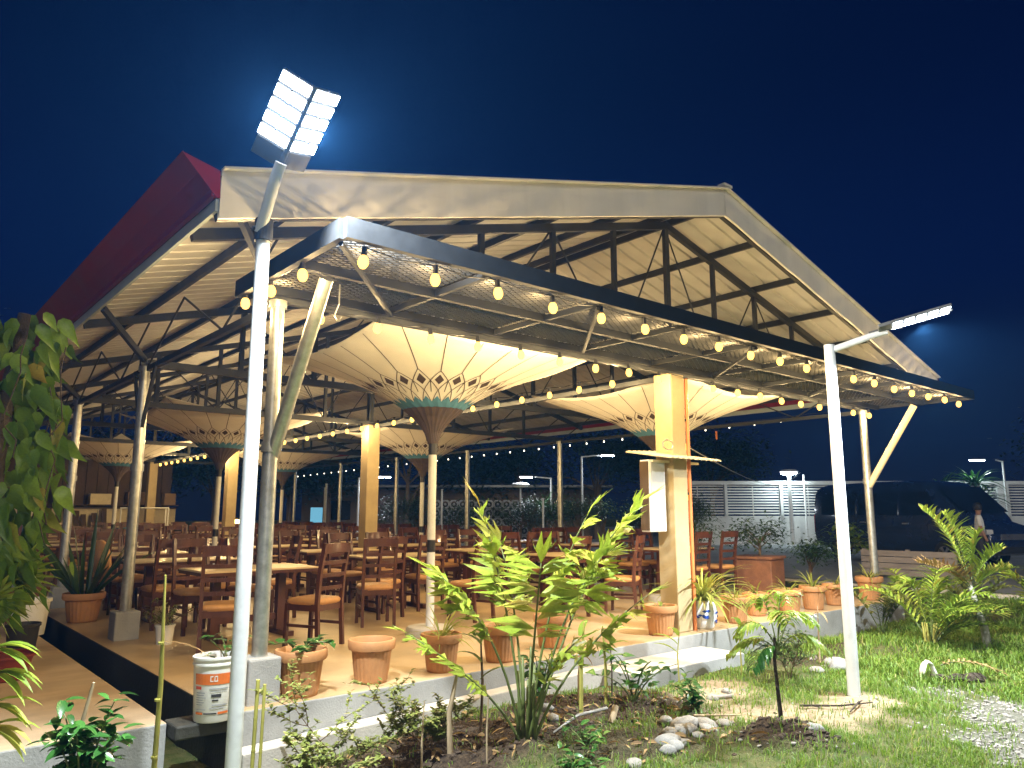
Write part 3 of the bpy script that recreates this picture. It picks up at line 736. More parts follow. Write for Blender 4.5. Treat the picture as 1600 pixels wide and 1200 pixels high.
# ------------------------------------------------------------------ flood lamps on poles
LED = emit('cool_led_panel', (.86, .94, 1.0), 16)
def flood_head(parent, mat_, Ln=.43, Wd=.205, vee=30, rows=5, watts=800, gap=.02):
    """two-leaf solar flood light; local +Y runs along the arm, +Z is the lit face"""
    h = bpy.data.objects.new('lamp_head', None); COL.objects.link(h); h.parent = parent; h.matrix_local = mat_
    for s in (-1, 1):
        Rm = Matrix.Rotation(R(vee) * s, 4, 'Y')
        m = MB(); m.box((s * (Wd / 2 + gap / 2), Ln / 2, -.018), (Wd, Ln, .03)); m.box((s * (Wd / 2 + gap / 2), -.06, -.018), (Wd * .9, .12, .034))
        m.v = [tuple((Rm @ V(p))) for p in m.v]; b_ = m.build('panel_housing', MT['ledhouse'], h); bevel(b_, .006)
        for r in range(rows):
            m = MB(); pw = Wd * .93; ph = Ln / rows * .72
            m.box((s * (Wd / 2 + gap / 2), (r + .5) * Ln / rows, .001), (pw, ph, .006)); m.v = [tuple((Rm @ V(p))) for p in m.v]; m.build('led_strip', LED, h)
            m = MB(); m.box((s * (Wd / 2 + gap / 2), (r + 1) * Ln / rows, .006), (.014, .012, .02))
            m.v = [tuple((Rm @ V(p))) for p in m.v]; m.build('clip', MT['ledhouse'], h)
    for s in (-1, 1):
        ld = bpy.data.lights.new('led_light', 'SPOT'); ld.energy = watts; ld.spot_size = R(165); ld.spot_blend = .5; ld.shadow_soft_size = .012; ld.color = (.86, .94, 1.0)
        lo_ = bpy.data.objects.new('led_light', ld); COL.objects.link(lo_); lo_.parent = h
        lo_.matrix_local = Matrix.Translation((s * Wd * .5, Ln * .5, .05)) @ Matrix.Rotation(R(180 + vee * s), 4, 'Y')
    m = MB(); m.tube([(0, -.2, -.02), (0, Ln, -.02)], .02, 10); m.build('spine', MT['ledhouse'], h)
    return h
PL = (1.745, 4.44)
lp = thing('flood_lamp_post', 'tall white lamp post in the left foreground with lit two-leaf flood light', 'lamp post', (PL[0], PL[1], float(gz(*PL))))
def loc(p, o): return V(p) - V(o.location)
m = MB(); m.tube([loc(p, lp) for p in ((PL[0], PL[1], -.5), (PL[0], PL[1], 1.2), (PL[0], PL[1], 3.17))], [.044, .044, .042], 24); m.build('pole', MT['whitepaint'], lp, smooth=True, auto=50)
m = MB(); m.tube([loc(p, lp) for p in ((1.72, 4.44, 3.10), (1.745, 4.30, 3.42), (1.75, 4.24, 3.50))], .036, 18); m.build('arm', MT['whitepaint'], lp, smooth=True, auto=50)
m = MB(); m.tube([loc((PL[0], PL[1], 3.05), lp), loc((PL[0], PL[1], 3.19), lp)], .056, 18); m.tube([loc((1.67, 4.44, 3.12), lp), loc((1.79, 4.44, 3.10), lp)], .014, 8); m.build('clamp_collar', MT['steel'], lp)
flood_head(lp, dirmat(loc((1.765, 4.19, 3.56), lp), (.04, -.66, .60), (-.12, -.60, -.72)))
PR = (7.18, 3.54)
rp_ = thing('flood_lamp_post', 'white lamp post standing on the lawn with lit flood light on a short arm', 'lamp post', (PR[0], PR[1], float(gz(*PR))))
m = MB(); m.tube([loc(p, rp_) for p in ((PR[0], PR[1], -.5), (PR[0], PR[1], 1.2), (PR[0], PR[1], 3.02))], [.056, .055, .05], 24); m.build('pole', MT['whitepaint'], rp_, smooth=True, auto=50)
m = MB(); m.tube([loc(p, rp_) for p in ((7.18, 3.54, 2.96), (7.40, 3.16, 3.10), (7.44, 3.08, 3.12))], .034, 16); m.build('arm', MT['whitepaint'], rp_, smooth=True, auto=50)
flood_head(rp_, dirmat(loc((7.45, 3.04, 3.13), rp_), (.42, -.88, .22), (.05, .08, -1)), .52, .20, 8, watts=440)

# ------------------------------------------------------------------ cabinet on the column, pipes
cb = thing('wall_cabinet', 'white cabinet under a small awning on the yellow concrete column', 'cabinet', (7.16, 5.80, 1.15))
m = MB(); m.box((0, 0, .42), (.30, .14, .84)); bevel(m.build('cabinet_body', MT['whiteplastic'], cb), .012)
m = MB(); m.box((-.158, 0, .42), (.016, .12, .80)); m.build('cabinet_door', MT['darkwall'], cb)
m = MB(); m.box((0, -.074, .42), (.25, .008, .78)); m.build('front_panel', MT['wallw'], cb)
aw = thing('small_awning', 'little cream corrugated awning around the yellow concrete column', 'awning', (7.55, 5.72, 2.05))
m = MB(); n = 20; vs = []
for i in range(n + 1):
    x = -.56 + 1.0 * i / n; dz = .012 * (i % 2)
    vs += [(x, -.32, dz - .05), (x, .35, dz + .08 - .05 * abs(x))]
m.add(vs, [(2 * i, 2 * i + 2, 2 * i + 3, 2 * i + 1) for i in range(n)]); o = m.build('roof_sheet', MT['cream'], aw); o.modifiers.new('t', 'SOLIDIFY').thickness = .012
m = MB(); m.box((-.05, .0, -.075), (.9, .03, .03)); m.build('bracket', MT['cream'], aw)
m = MB(); m.tube([(.0 + .10 * math.cos(t * .9), -.36 + .0 * t, .12 + .06 * math.sin(t * .9)) for t in range(16)], .008, 6); m.v = [(x - .35, y + .15, z) for x, y, z in m.v]; tag(m.build('cable_coil', MT['galv'], loc=(7.42, 5.70, 2.03)), 'coil of grey cable lying on the little awning', 'cable')
op = thing('orange_pipe', 'orange conduit pipe running down the yellow concrete column', 'pipe', (7.685, 5.66, 0))
m = MB(); m.tube([(0, 0, 0), (0, 0, 3.02)], .024, 12); m.build('conduit', MT['orange'], op, smooth=True, auto=50)
m = MB()
for z in (.35, 1.6, 2.5): m.box((-.0, .02, z), (.07, .05, .03))
m.build('clamps', MT['steel'], op)
wp = thing('thin_pole', 'thin pale pole with a vertical string of bulbs beside the yellow column', 'pole', (8.32, 6.2, 0))
m = MB(); m.tube([(0, 0, 0), (0, 0, 2.35)], .028, 12); m.build('shaft', MT['cream'], wp, smooth=True, auto=50)
m = MB(); m.lathe([(.0, .02), (.07, .02), (.08, 0)], 14); m.build('foot_plate', MT['cream'], wp)
festoon('three glowing bulbs hanging down the thin pole by the yellow column', [(8.27, 6.13, 2.28), (8.26, 6.13, 1.62), (8.25, 6.13, .95)], .0)
tr_ = MB(); tr_.tube([V((8.32, 6.2, 2.27)).lerp(V((31.4, 17.2, 3.1)), t / 12) - V((0, 0, .9 * math.sin(math.pi * t / 12) * .6)) for t in range(13)], .009, 5)
tag(tr_.build('overhead_wire', MT['galv']), 'thin overhead wire sagging from the thin pole to a street lamp', 'wire')
tg = MB(); tg.box((0, 0, 0), (.05, .01, .16)); tag(tg.build('hanging_tag', MT['orange'], loc=(12.6, 8.6, 2.86)), 'small orange tag hanging from the right eave', 'tag')
# ------------------------------------------------------------------ pots along the floor edge
def pot(label, x, y, d=.39, h=.33, rz=0, z=0, mat='terra', soil=True, cat='flower pot', group='terracotta pots along the floor edge'):
    t = thing('flower_pot', label, cat, (x, y, z), rz, group)
    r = d / 2; n = 96
    m = MB(); m.lathe([(0, .001), (r * .66, .001), (r * .68, .02)], n)
    m.lathe([(r * .68, .02), (r * .74, h * .32), (r * .82, h * .72), (r * .84, h * .76)], n, flute=.022, nf=24)
    o = m.build('pot_body', MT[mat], t, smooth=True)
    m = MB(); m.lathe([(r * .83, h * .75), (r * .97, h * .78), (r, h * .84), (r, h * .97), (r * .97, h), (r * .88, h), (r * .84, h * .96), (r * .80, h * .8), (r * .6, h * .3), (0, h * .28)], n // 2); m.build('rim', MT[mat], t, smooth=True, auto=35)
    if soil:
        m = MB(); m.lathe([(0, h * .86), (r * .4, h * .85), (r * .84, h * .82)], 20); m.build('soil', MT['soil'], t)
    return t
def spider_mb(n, L_, Wd, seed, up=.9, z=0):
    q = random.Random(seed); m = MB()
    for i in range(n):
        a = q.uniform(0, 6.283); e = q.uniform(.25, 1.35) * up
        d = (math.cos(a) * math.cos(e), math.sin(a) * math.cos(e), math.sin(e))
        m.blade((.02 * math.cos(a), .02 * math.sin(a), z), d, L_ * q.uniform(.55, 1.15), Wd * q.uniform(.7, 1.2), q.uniform(.9, 2.0), 6, .3, q.uniform(-.3, .3), 'strap')
    return m
def spider(label, x, y, z, n=26, L_=.32, Wd=.02, seed=1, group='spider plants in the pots', mat='spider'):
    t = thing('spider_plant', label, 'plant', (x, y, z), 0, group)
    spider_mb(n, L_, Wd, seed).build('foliage', LF[mat], t, smooth=True)
    m = MB(); m.tube([(0, 0, -.03), (0, 0, .04)], [.02, .012], 7); m.build('crown', MT['stemg'], t); return t
pots = [('terracotta pot with a climbing plant, nearest the corner column', 2.72, 5.69, .40, .34), ('empty terracotta pot, second from the corner column', 3.37, 5.74, .39, .34),
        ('terracotta pot with a drooping spider plant, in front of the nearest umbrella stem', 4.06, 5.72, .37, .32), ('terracotta pot just left of the fishtail palm stems', 4.74, 5.73, .38, .33), ('terracotta pot seen right of the fishtail palm stems', 5.62, 5.95, .38, .33),
        ('terracotta pot with a small spiky plant, left of the yellow column', 7.12, 5.72, .39, .33), ('terracotta pot right of the blue and white jar', 8.62, 5.72, .38, .32), ('terracotta pot behind, second right of the jar', 9.42, 5.92, .36, .30),
        ('terracotta pot third right of the jar', 9.92, 5.72, .38, .33), ('terracotta pot fourth right of the jar', 10.62, 5.74, .38, .33), ('terracotta pot half hidden by the right lamp post', 11.35, 5.78, .36, .31), ('terracotta pot right of the lamp post, by the right column', 12.45, 5.76, .42, .36)]
for i, (lb, x, y, d, h) in enumerate(pots): pot(lb, x, y, d, h, i * .7, soil=True)
spl = [(2, 'spider plant with drooping yellow leaves before the nearest umbrella stem', 34, .36), (3, 'small spider plant just left of the palm stems', 18, .26), (4, 'small spider plant right of the palm stems', 20, .28), (5, 'small spiky plant in the pot left of the yellow column', 16, .2),
       (6, 'spider plant right of the blue and white jar', 26, .34), (7, 'spider plant second right of the jar', 22, .3), (8, 'spider plant third right of the jar', 24, .32), (9, 'spider plant fourth right of the jar', 26, .36), (10, 'spider plant half hidden by the right lamp post', 20, .34), (11, 'bushy spider plant by the right column', 34, .42)]
for (k, lb, n, L_) in spl: spider(lb, pots[k][1], pots[k][2], pots[k][4] * .86, n, L_, .02, 40 + k)
# porcelain jar with a large spider plant
t = thing('porcelain_jar', 'white porcelain jar with blue brushwork beside the yellow column', 'jar', (7.93, 5.72, 0))
m = MB(); m.lathe([(0, 0), (.12, 0), (.135, .02), (.165, .12), (.17, .22), (.15, .3), (.155, .33), (.14, .33), (.13, .28), (0, .27)], 36); m.build('jar_body', MT['porcelain'], t, smooth=True)
m = MB()
q = random.Random(5)
for k in range(30):
    a0 = q.uniform(0, 6.28); z0 = q.uniform(.07, .25); 
    for s in range(3):
        a = a0 + s * .13; zz = z0 + q.uniform(-.012, .012); rr = .1395 + .035 * min(1, zz / .14) ** .8 if zz < .2 else .168
        ct = V((rr * math.cos(a), rr * math.sin(a), zz)); tn = V((-math.sin(a), math.cos(a), 0)); w, h = q.uniform(.018, .034), q.uniform(.008, .02)
        m.add([ct - tn * w, ct + V((0, 0, -h)), ct + tn * w, ct + V((0, 0, h))], [(0, 1, 2, 3)])
m.v = [tuple(V(p) * 1.0 + V((p[0], p[1], 0)).normalized() * .004) for p in m.v]
m.build('blue_pattern', MT['blueglaze'], t)
spider('large arching yellow-green spider plant in the porcelain jar', 7.93, 5.72, .3, 95, .74, .032, 3)
# climbing plant in the first pot
def leafy(t, stems, leafmesh, n, s0, s1, q, droop=.4, jit=.5):
    pass
lm = MB(); lm.blade((0, 0, 0), (0, 1, 0), 1, .72, .5, 5, .25, 0, 'heart'); _o = lm.build('tmp', LF['dark'], smooth=True); HEART_D = _o.data; bpy.data.objects.remove(_o)
lm = MB(); lm.blade((0, 0, 0), (0, 1, 0), 1, .42, .9, 5, .35, 0, 'heart'); _o = lm.build('tmp', LF['vine'], smooth=True); HEART_V = _o.data; bpy.data.objects.remove(_o)
HEARTS = [HEART_V]
for w_, dr_, fo_, ro_ in ((.46, 1.6, .2, .2), (.38, .5, .55, -.25), (.50, 1.3, -.2, .1)):
    lm = MB(); lm.blade((0, 0, 0), (0, 1, 0), 1, w_, dr_, 5, fo_, ro_, 'heart'); _o = lm.build('tmp', LF['vine'], smooth=True); HEARTS.append(_o.data); bpy.data.objects.remove(_o)
lm = MB(); lm.blade((0, 0, 0), (0, 1, 0), 1, .45, .5, 4, .3, 0, 'oval'); _o = lm.build('tmp', LF['dark'], smooth=True); OVAL_D = _o.data; bpy.data.objects.remove(_o)
lm = MB(); lm.blade((0, 0, 0), (0, 1, 0), 1, .30, .5, 4, .3, 0, 'lance'); _o = lm.build('tmp', LF['palm'], smooth=True); LANCE_P = _o.data; bpy.data.objects.remove(_o)
q = random.Random(21)
t = thing('climbing_plant', 'small round-leaved climbing plant in the pot by the corner column', 'plant', (2.72, 5.69, .29))
m = MB(); st = []
for a, L_ in ((.4, .3), (2.4, .26), (4.2, .2), (5.6, .28)):
    p = V((0, 0, 0)); d = V((math.cos(a) * .5, math.sin(a) * .5, 1)); pts = [p.copy()]
    for k in range(5): p = p + d.normalized() * L_ / 5; d += V((math.cos(a) * .3, math.sin(a) * .3, -.35)); pts.append(p.copy())
    m.tube(pts, .005, 5); st.append(pts)
m.build('stems', MT['stemg'], t)
for pts in st:
    for p in pts[1:]:
        for k in range(2):
            a = q.uniform(0, 6.28); inst('leaf', HEART_D, t, mat=dirmat(p, (math.cos(a), math.sin(a), q.uniform(-.3, .5)), s=q.uniform(.06, .11)))

# bucket
t = thing('paint_bucket', 'white plastic paint bucket with orange label at the end of the drain', 'bucket', (1.98, 5.44, .0), R(-70))
m = MB(); m.lathe([(0, 0), (.122, 0), (.126, .01), (.142, .36), (.150, .362), (.150, .375), (.145, .378), (.146, .40), (.153, .402), (.153, .415), (.140, .418), (.137, .40), (.12, .06), (0, .06)], 48); m.build('bucket_body', MT['whiteplastic'], t, smooth=True, auto=35)
def patch(a0, a1, z0, z1, off=.0025):
    m = MB(); n = 12; vs = []
    for i in range(n + 1):
        a = a0 + (a1 - a0) * i / n
        for z in (z0, z1): r_ = .126 + .016 * (z - .01) / .35 + off; vs.append((r_ * math.cos(a), r_ * math.sin(a), z))
    m.add(vs, [(2 * i, 2 * i + 2, 2 * i + 3, 2 * i + 1) for i in range(n)]); return m
ca = R(-45)
patch(ca - .95, ca + .95, .245, .315).build('orange_label', MT['orangelabel'], t)
lb_ = MB()
for a0, a1, z0, z1 in ((-.12, .02, .265, .272), (-.12, -.085, .265, .30), (-.12, .0, .295, .302), (.06, .095, .265, .30), (.06, .22, .265, .272), (.1, .2, .295, .302), (.18, .21, .272, .3)): 
    p_ = patch(ca + a0, ca + a1, z0, z1, .004); lb_.add(p_.v, p_.f)
lb_.build('logo', MT['whiteplastic'], t)
for mt, L_ in (('redprint', ((-.9, -.55, .215, .235),)), ('darkprint', ((-.05, .42, .165, .185), (.0, .3, .14, .150))), ('greyprint', ((-.85, -.35, .19, .197), (-.85, -.4, .175, .182), (-.85, -.3, .16, .166), (-.85, -.45, .145, .151), (-.85, -.38, .13, .136), (-.85, -.5, .115, .121), (-.15, .75, .215, .222), (-.1, .7, .2, .205), (.0, .8, .11, .117), (-.1, .6, .092, .098), (-.85, -.3, .085, .09))), ('orangelabel', ((-.9, -.45, .055, .07), (.3, .85, .055, .07))), ('darkprint', ((-.4, .25, .057, .066),))):
    m = MB()
    for a0, a1, z0, z1 in L_:
        p_ = patch(ca + a0, ca + a1, z0, z1, .003); m.add(p_.v, p_.f)
    m.build('label_print', MT[mt], t)
m = MB(); m.lathe([(0, .33), (.13, .33)], 24); m.build('soil', MT['soil'], t)
bp_ = thing('creeper_sprig', 'small creeping plant growing in the white bucket', 'plant', (2.05, 5.42, .36))
for k in range(16):
    a = q.uniform(0, 6.28); r_ = q.uniform(.02, .16); inst('leaf', HEART_D, bp_, mat=dirmat((r_ * math.cos(a), r_ * math.sin(a), .03 + q.uniform(0, .16)), (math.cos(a), math.sin(a), q.uniform(-.2, .6)), s=q.uniform(.05, .1)))
m = MB(); 
for k in range(4): a = k * 1.6; m.tube([(0, 0, 0), (.06 * math.cos(a), .06 * math.sin(a), .1), (.13 * math.cos(a), .13 * math.sin(a), .16)], .004, 4)
m.build('stems', MT['stemg'], bp_)
bk = MB(); bk.box((0, 0, 0), (.37, .26, .09)); tag(bevel(bk.build('drain_slab', MT['shadeconc'], loc=(1.91, 5.52, -.048)), .012), 'dark slab bridging the drain under the bucket', 'concrete slab')  # coloured dark to pass for the black drain opening

# left terrace pots
pot('large two-tone plastic pot with a snake plant on the far edge of the drain', 2.33, 11.2, .50, .36, 0, 0, 'terra', True, 'flower pot', 'pots on the left')
sn = thing('snake_plant', 'dark snake plant with tall pale-edged leaves in the large pot', 'plant', (2.33, 11.2, .3))
m = MB(); q = random.Random(9)
for k in range(26):
    a = q.uniform(0, 6.28); e = q.uniform(.7, 1.5); m.blade((.1 * math.cos(a), .1 * math.sin(a), 0), (math.cos(a) * math.cos(e), math.sin(a) * math.cos(e), math.sin(e)), q.uniform(.5, 1.15), .075, q.uniform(.0, .5), 6, .35, q.uniform(-1, 1), 'strap')
m.build('foliage', LF['snake'], sn, smooth=True)
def bucketpot(label, x, y, z, d, h, mat, name='plastic_pot'):
    t = thing(name, label, 'pot', (x, y, z)); r = d / 2
    m = MB(); m.lathe([(0, 0), (r * .78, 0), (r * .95, h * .92)], 28); m.build('pot_body', MT[mat], t, smooth=True, auto=40)
    m = MB(); m.lathe([(r * .95, h * .9), (r * 1.03, h * .91), (r * 1.03, h), (r * .95, h), (r * .9, h * .88), (0, h * .86)], 28); m.build('rim', MT[mat], t, smooth=True, auto=40); return t
bucketpot('white tub with worn orange print at the left, beside the drain', 1.62, 10.4, 0, .42, .40, 'whiteplastic')
bucketpot('black nursery pot under the fan palm leaf on the left', 1.36, 9.0, 0, .30, .30, 'blackplastic')
bucketpot('low red plastic planter at the left edge', 1.05, 7.85, 0, .50, .20, 'redplastic')
bucketpot('dark brown pot holding the vine trunk on the left', 1.75, 11.6, 0, .5, .42, 'planter')
bucketpot('small white plastic pot beside the left column block', 2.62, 8.75, 0, .20, .20, 'whiteplastic')
t = thing('potted_shrub', 'small olive-leaved shrub in the small white pot', 'plant', (2.62, 8.75, .17))
m = MB(); f = MB()
for k in range(12):
    a = q.uniform(0, 6.28); e = q.uniform(.3, 1.3); L_ = q.uniform(.2, .42); d = V((math.cos(a) * math.cos(e), math.sin(a) * math.cos(e), math.sin(e))); m.tube([(0, 0, 0), d * L_ * .5, d * L_ + V((0, 0, -.04))], .004, 4)
    for j in range(12): p = d * L_ * q.uniform(.35, 1); b_ = q.uniform(0, 6.28); f.blade(p, (math.cos(b_), math.sin(b_), q.uniform(-.4, .4)), q.uniform(.05, .1), .022, .5, 3, .2)
m.build('stems', MT['stemb'], t); f.build('foliage', LF['shrub'], t)
# ------------------------------------------------------------------ foreground plants
def G(x, y): return float(gz(x, y))
rtv = V((.76, -.65, 0)); fwv = V((.65, .76, 0))
# fishtail leaflets: a few shared wedge shapes with ragged ends
FISH = []
q = random.Random(31)
for k in range(5):
    m = MB(); w = .62; nt_ = 7
    tips = []
    for i in range(nt_):
        u = -1 + 2 * i / (nt_ - 1); L_ = (.74 + .30 * (1 - abs(u) ** 1.5) + q.uniform(-.06, .1)) if i % 2 == 0 else q.uniform(.40, .52)
        tips.append(V((u * w * .52, L_, -.22 * L_ * L_ + .05 * math.sin(i * 2.2 + k))))
    mid = [V((-1 + 2 * i / (nt_ - 1), 0, 0)) * w * .26 + V((0, .34, .02 * math.cos(i * 1.7))) for i, t in enumerate(tips)]
    base = V((0, 0, 0)); vs = [base] + mid + tips; n = nt_; fs = []
    for i in range(n - 1): fs += [(0, 1 + i, 2 + i), (1 + i, 1 + n + i, 2 + n + i, 2 + i)]
    m.add(vs, fs); o = m.build('tmp', LF['fish'], smooth=True); FISH.append(o.data); bpy.data.objects.remove(o)
def bezier(p0, p1, p2, n=10):
    p0, p1, p2 = V(p0), V(p1), V(p2); return [p0 * (1 - t) ** 2 + p1 * 2 * t * (1 - t) + p2 * t * t for t in [i / n for i in range(n + 1)]]
def fish_frond(par, p0, p1, p2, t0=.35, nl=9, s=.22, q=q, r=.010, dry=False):
    nl = int(nl * 1.35); s *= 1.22
    pts = bezier(p0, p1, p2, 10); f = bpy.data.objects.new('frond', None)
    m = MB(); m.tube(pts, [r * (1 - .65 * i / 10) for i in range(11)], 7); f = m.build('frond', MT['stemg'], par, smooth=True)
    for i in range(nl):
        t = t0 + (1 - t0) * (i + .3) / nl; k = t * 10; a = int(min(9, k)); p = pts[a].lerp(pts[a + 1], k - a); d = (pts[a + 1] - pts[a]).normalized()
        sd = d.cross(V((0, 0, 1)));
        if sd.length < .1: sd = V((1, 0, 0))
        sd.normalize()
        for sg in (-1, 1):
            if q.random() < .08: continue
            dd = d * q.uniform(.35, .9) + sd * sg * q.uniform(.6, 1.0) + V((0, 0, q.uniform(-.45, .15)))
            sc = s * q.uniform(.8, 1.3) * (1 - .25 * abs(2 * (t - t0) / (1 - t0) - 1))
            mt = dirmat(p, dd, V((q.uniform(-.5, .5), q.uniform(-.5, .5), .75)) - fwv * .7, sc) @ Matrix.Diagonal((q.uniform(.62, 1.1), 1, 1, 1))
            inst('leaflet', FISH[q.randrange(5)], f, mat=mt)
    inst('leaflet', FISH[q.randrange(5)], f, mat=dirmat(pts[-1], pts[-1] - pts[-2], s=s * .9))
    return f
fx, fy = 3.86, 4.36
fp = thing('fishtail_palm', 'large yellow-green fishtail palm growing in front of the floor edge', 'palm', (fx, fy, G(fx, fy)))
def fl(a, b_, z): return rtv * a + fwv * b_ + V((0, 0, z))
# (across, depth, height) of frond tips
for (b0, mid, tip, n, s, t0) in [((-.02, 0), (-.10, .0, .9), (-.34, -.02, 1.62), 7, .24, .55), ((.03, .02), (.12, .05, .95), (.46, .02, 1.56), 9, .26, .5), ((.05, -.02), (.22, -.05, 1.0), (.80, -.12, 1.62), 11, .27, .48),
                                 ((-.04, .02), (-.16, -.05, .75), (-.62, -.2, 1.15), 9, .25, .5), ((.0, -.03), (.06, -.22, .8), (.10, -.42, 1.25), 8, .26, .5), ((-.01, .05), (-.05, .2, .9), (-.2, .42, 1.35), 7, .24, .55),
                                 ((.06, 0), (.28, .05, .55), (.92, .08, .98), 8, .2, .45), ((-.05, -.02), (-.2, -.1, .34), (-.84, -.2, .74), 7, .17, .42), ((.04, .04), (.3, .1, .8), (.62, .25, 1.30), 7, .24, .55), ((.02, -.04), (.08, -.12, .45), (.34, -.22, .68), 5, .2, .5)]:
    fish_frond(fp, fl(b0[0], b0[1], -.03), fl(*mid), fl(*tip), t0, n, s, q, .012)
m = MB()
for a, b_, h in ((-.02, 0, .55), (.03, .02, .62), (.05, -.03, .5), (-.05, .02, .45), (.01, -.04, .4)): m.tube([fl(a * 1.3, b_, -.05), fl(a, b_, h * .5), fl(a * 1.2, b_, h)], [.016, .013, .009], 8)
m.build('stems', MT['stemg'], fp, smooth=True)
# smaller fishtail at right edge
f2 = thing('fishtail_palm', 'small fishtail palm at the right edge of the picture', 'palm', (11.9, 3.3, G(11.9, 3.3)))
for tip in ((-.35, 0, .95), (.2, .1, 1.05), (.5, -.1, .9), (-.1, -.3, .8)): fish_frond(f2, (0, 0, -.03), fl(tip[0] * .3, tip[1] * .3, tip[2] * .75), fl(*tip), .45, 7, .2, q)

# ------------------------------------------------------------------ feathery palms
def frond(par, p0, p1, p2, nl=26, ll=.3, w=.025, mat='palm', t0=.2, droop=.9, name='frond', v=.5, r=.008, q=q):
    pts = bezier(p0, p1, p2, 12); m = MB(); m.tube(pts, [r * (1 - .7 * i / 12) for i in range(13)], 6); m.m = [1] * len(m.f)
    for i in range(nl):
        t = t0 + (1 - t0) * i / (nl - 1); k = t * 12; a = int(min(11, k)); p = pts[a].lerp(pts[a + 1], k - a); d = (pts[a + 1] - pts[a]).normalized()
        sd = d.cross(V((0, 0, 1)))
        if sd.length < .15: sd = V((.7, -.7, 0))
        sd.normalize(); up = sd.cross(d)
        L_ = ll * (math.sin(math.pi * (.12 + .8 * (t - t0) / (1 - t0))) ** .6) * q.uniform(.85, 1.1)
        for sg in (-1, 1): m.blade(p, d * q.uniform(.55, .8) + sd * sg + up * v * q.uniform(.4, 1.2), L_, w * q.uniform(.8, 1.2), droop * q.uniform(.6, 1.3), 4, .25)
    return m.build(name, [LF[mat], MT['stemg']], par)
sx, sy = 5.50, 3.29
sp_ = thing('sapling_palm', 'young palm sapling with drooping leaves on the mulched lawn mound', 'palm', (sx, sy, G(sx, sy)))
m = MB(); m.tube([(0, 0, -.05), (-.012, .01, .2), (-.02, .02, .42), (-.015, .015, .6)], [.018, .015, .012, .008], 9); m.build('trunk', MT['barkdark'], sp_, smooth=True)
for tip, mt in (((-.30, .0, .62), 'palm'), ((-.22, -.1, .40), 'dark'), ((.30, .05, .70), 'palm'), ((.34, -.08, .52), 'palm'), ((.0, -.25, .74), 'palm'), ((-.1, .2, .82), 'palm'), ((.12, .1, .86), 'palm'), ((-.34, .1, .46), 'palm')):
    frond(sp_, fl(0, 0, .5), fl(tip[0] * .45, tip[1] * .5, tip[2] + .22), fl(*tip), 11, .19, .034, mt, .3, 1.6, v=.1, r=.006)
rx, ry = 10.31, 4.06
rp2 = thing('areca_palm', 'bushy bright yellow-green palm low on the right lawn', 'palm', (rx, ry, G(rx, ry)))
for k in range(13):
    a = q.uniform(0, 6.28); e = q.uniform(.5, 1.4); L_ = q.uniform(.7, 1.15); h = L_ * math.sin(e); o_ = L_ * math.cos(e)
    frond(rp2, (0, 0, -.02), (math.cos(a) * o_ * .35, math.sin(a) * o_ * .35, h * .9), (math.cos(a) * o_ * 1.1, math.sin(a) * o_ * 1.1, h * .85), 16, .34, .034, 'palm', .25, .8)
m = MB()
for k in range(6): a = k * 1.05; m.tube([(.05 * math.cos(a), .05 * math.sin(a), -.04), (.08 * math.cos(a), .08 * math.sin(a), .3)], [.016, .01], 7)
m.build('stems', MT['bamboo'], rp2)
tx, ty = 10.85, 3.60
tp = thing('slender_palm', 'slender palm with pale grey trunk and upright leaning fronds', 'palm', (tx, ty, G(tx, ty)))
m = MB(); m.tube([(0, 0, -.05), fl(-.03, 0, .25), fl(-.1, 0, .52), fl(-.16, 0, .8)], [.055, .045, .036, .022], 14); m.build('trunk', MT['greytrunk'], tp, smooth=True)
for tip, ll, mt in (((-.66, 0, 1.68), .34, 'palm'), ((-.36, .05, 1.62), .34, 'palm'), ((.02, .0, 1.40), .32, 'palm'), ((-.72, .1, 1.02), .3, 'dry'), ((-.5, -.2, .95), .28, 'dry'), ((.4, .0, .96), .26, 'palm'), ((-.2, .4, 1.45), .3, 'palm'), ((.1, -.3, 1.2), .3, 'palm')):
    frond(tp, fl(-.14, 0, .7), fl(-.14 + (tip[0] + .14) * .3, tip[1] * .4, .7 + (tip[2] - .7) * .75), fl(*tip), 20, ll, .03, mt, .22, .5, v=.8)
# low palm / ginger left of these
for k, (x, y, lb, h) in enumerate([(11.3, 5.1, 'leafy ginger-like plant against the floor edge right of the lamp post', .75), (12.0, 4.9, 'tall strappy plant between the two right-hand palms and the floor edge', .85), (12.7, 4.4, 'spreading strappy plant behind the bushy palm', .8)]):
    t = thing('strappy_plant', lb, 'plant', (x, y, G(x, y)))
    for j in range(9):
        a = q.uniform(0, 6.28); e = q.uniform(.75, 1.45); L_ = h * q.uniform(.7, 1.15); oo = L_ * math.cos(e)
        frond(t, (0, 0, -.02), (math.cos(a) * oo * .4, math.sin(a) * oo * .4, L_ * .8), (math.cos(a) * oo * 1.2, math.sin(a) * oo * 1.2, L_ * .85), 9, .26, .045, 'shrub' if k != 1 else 'palm', .3, .9)

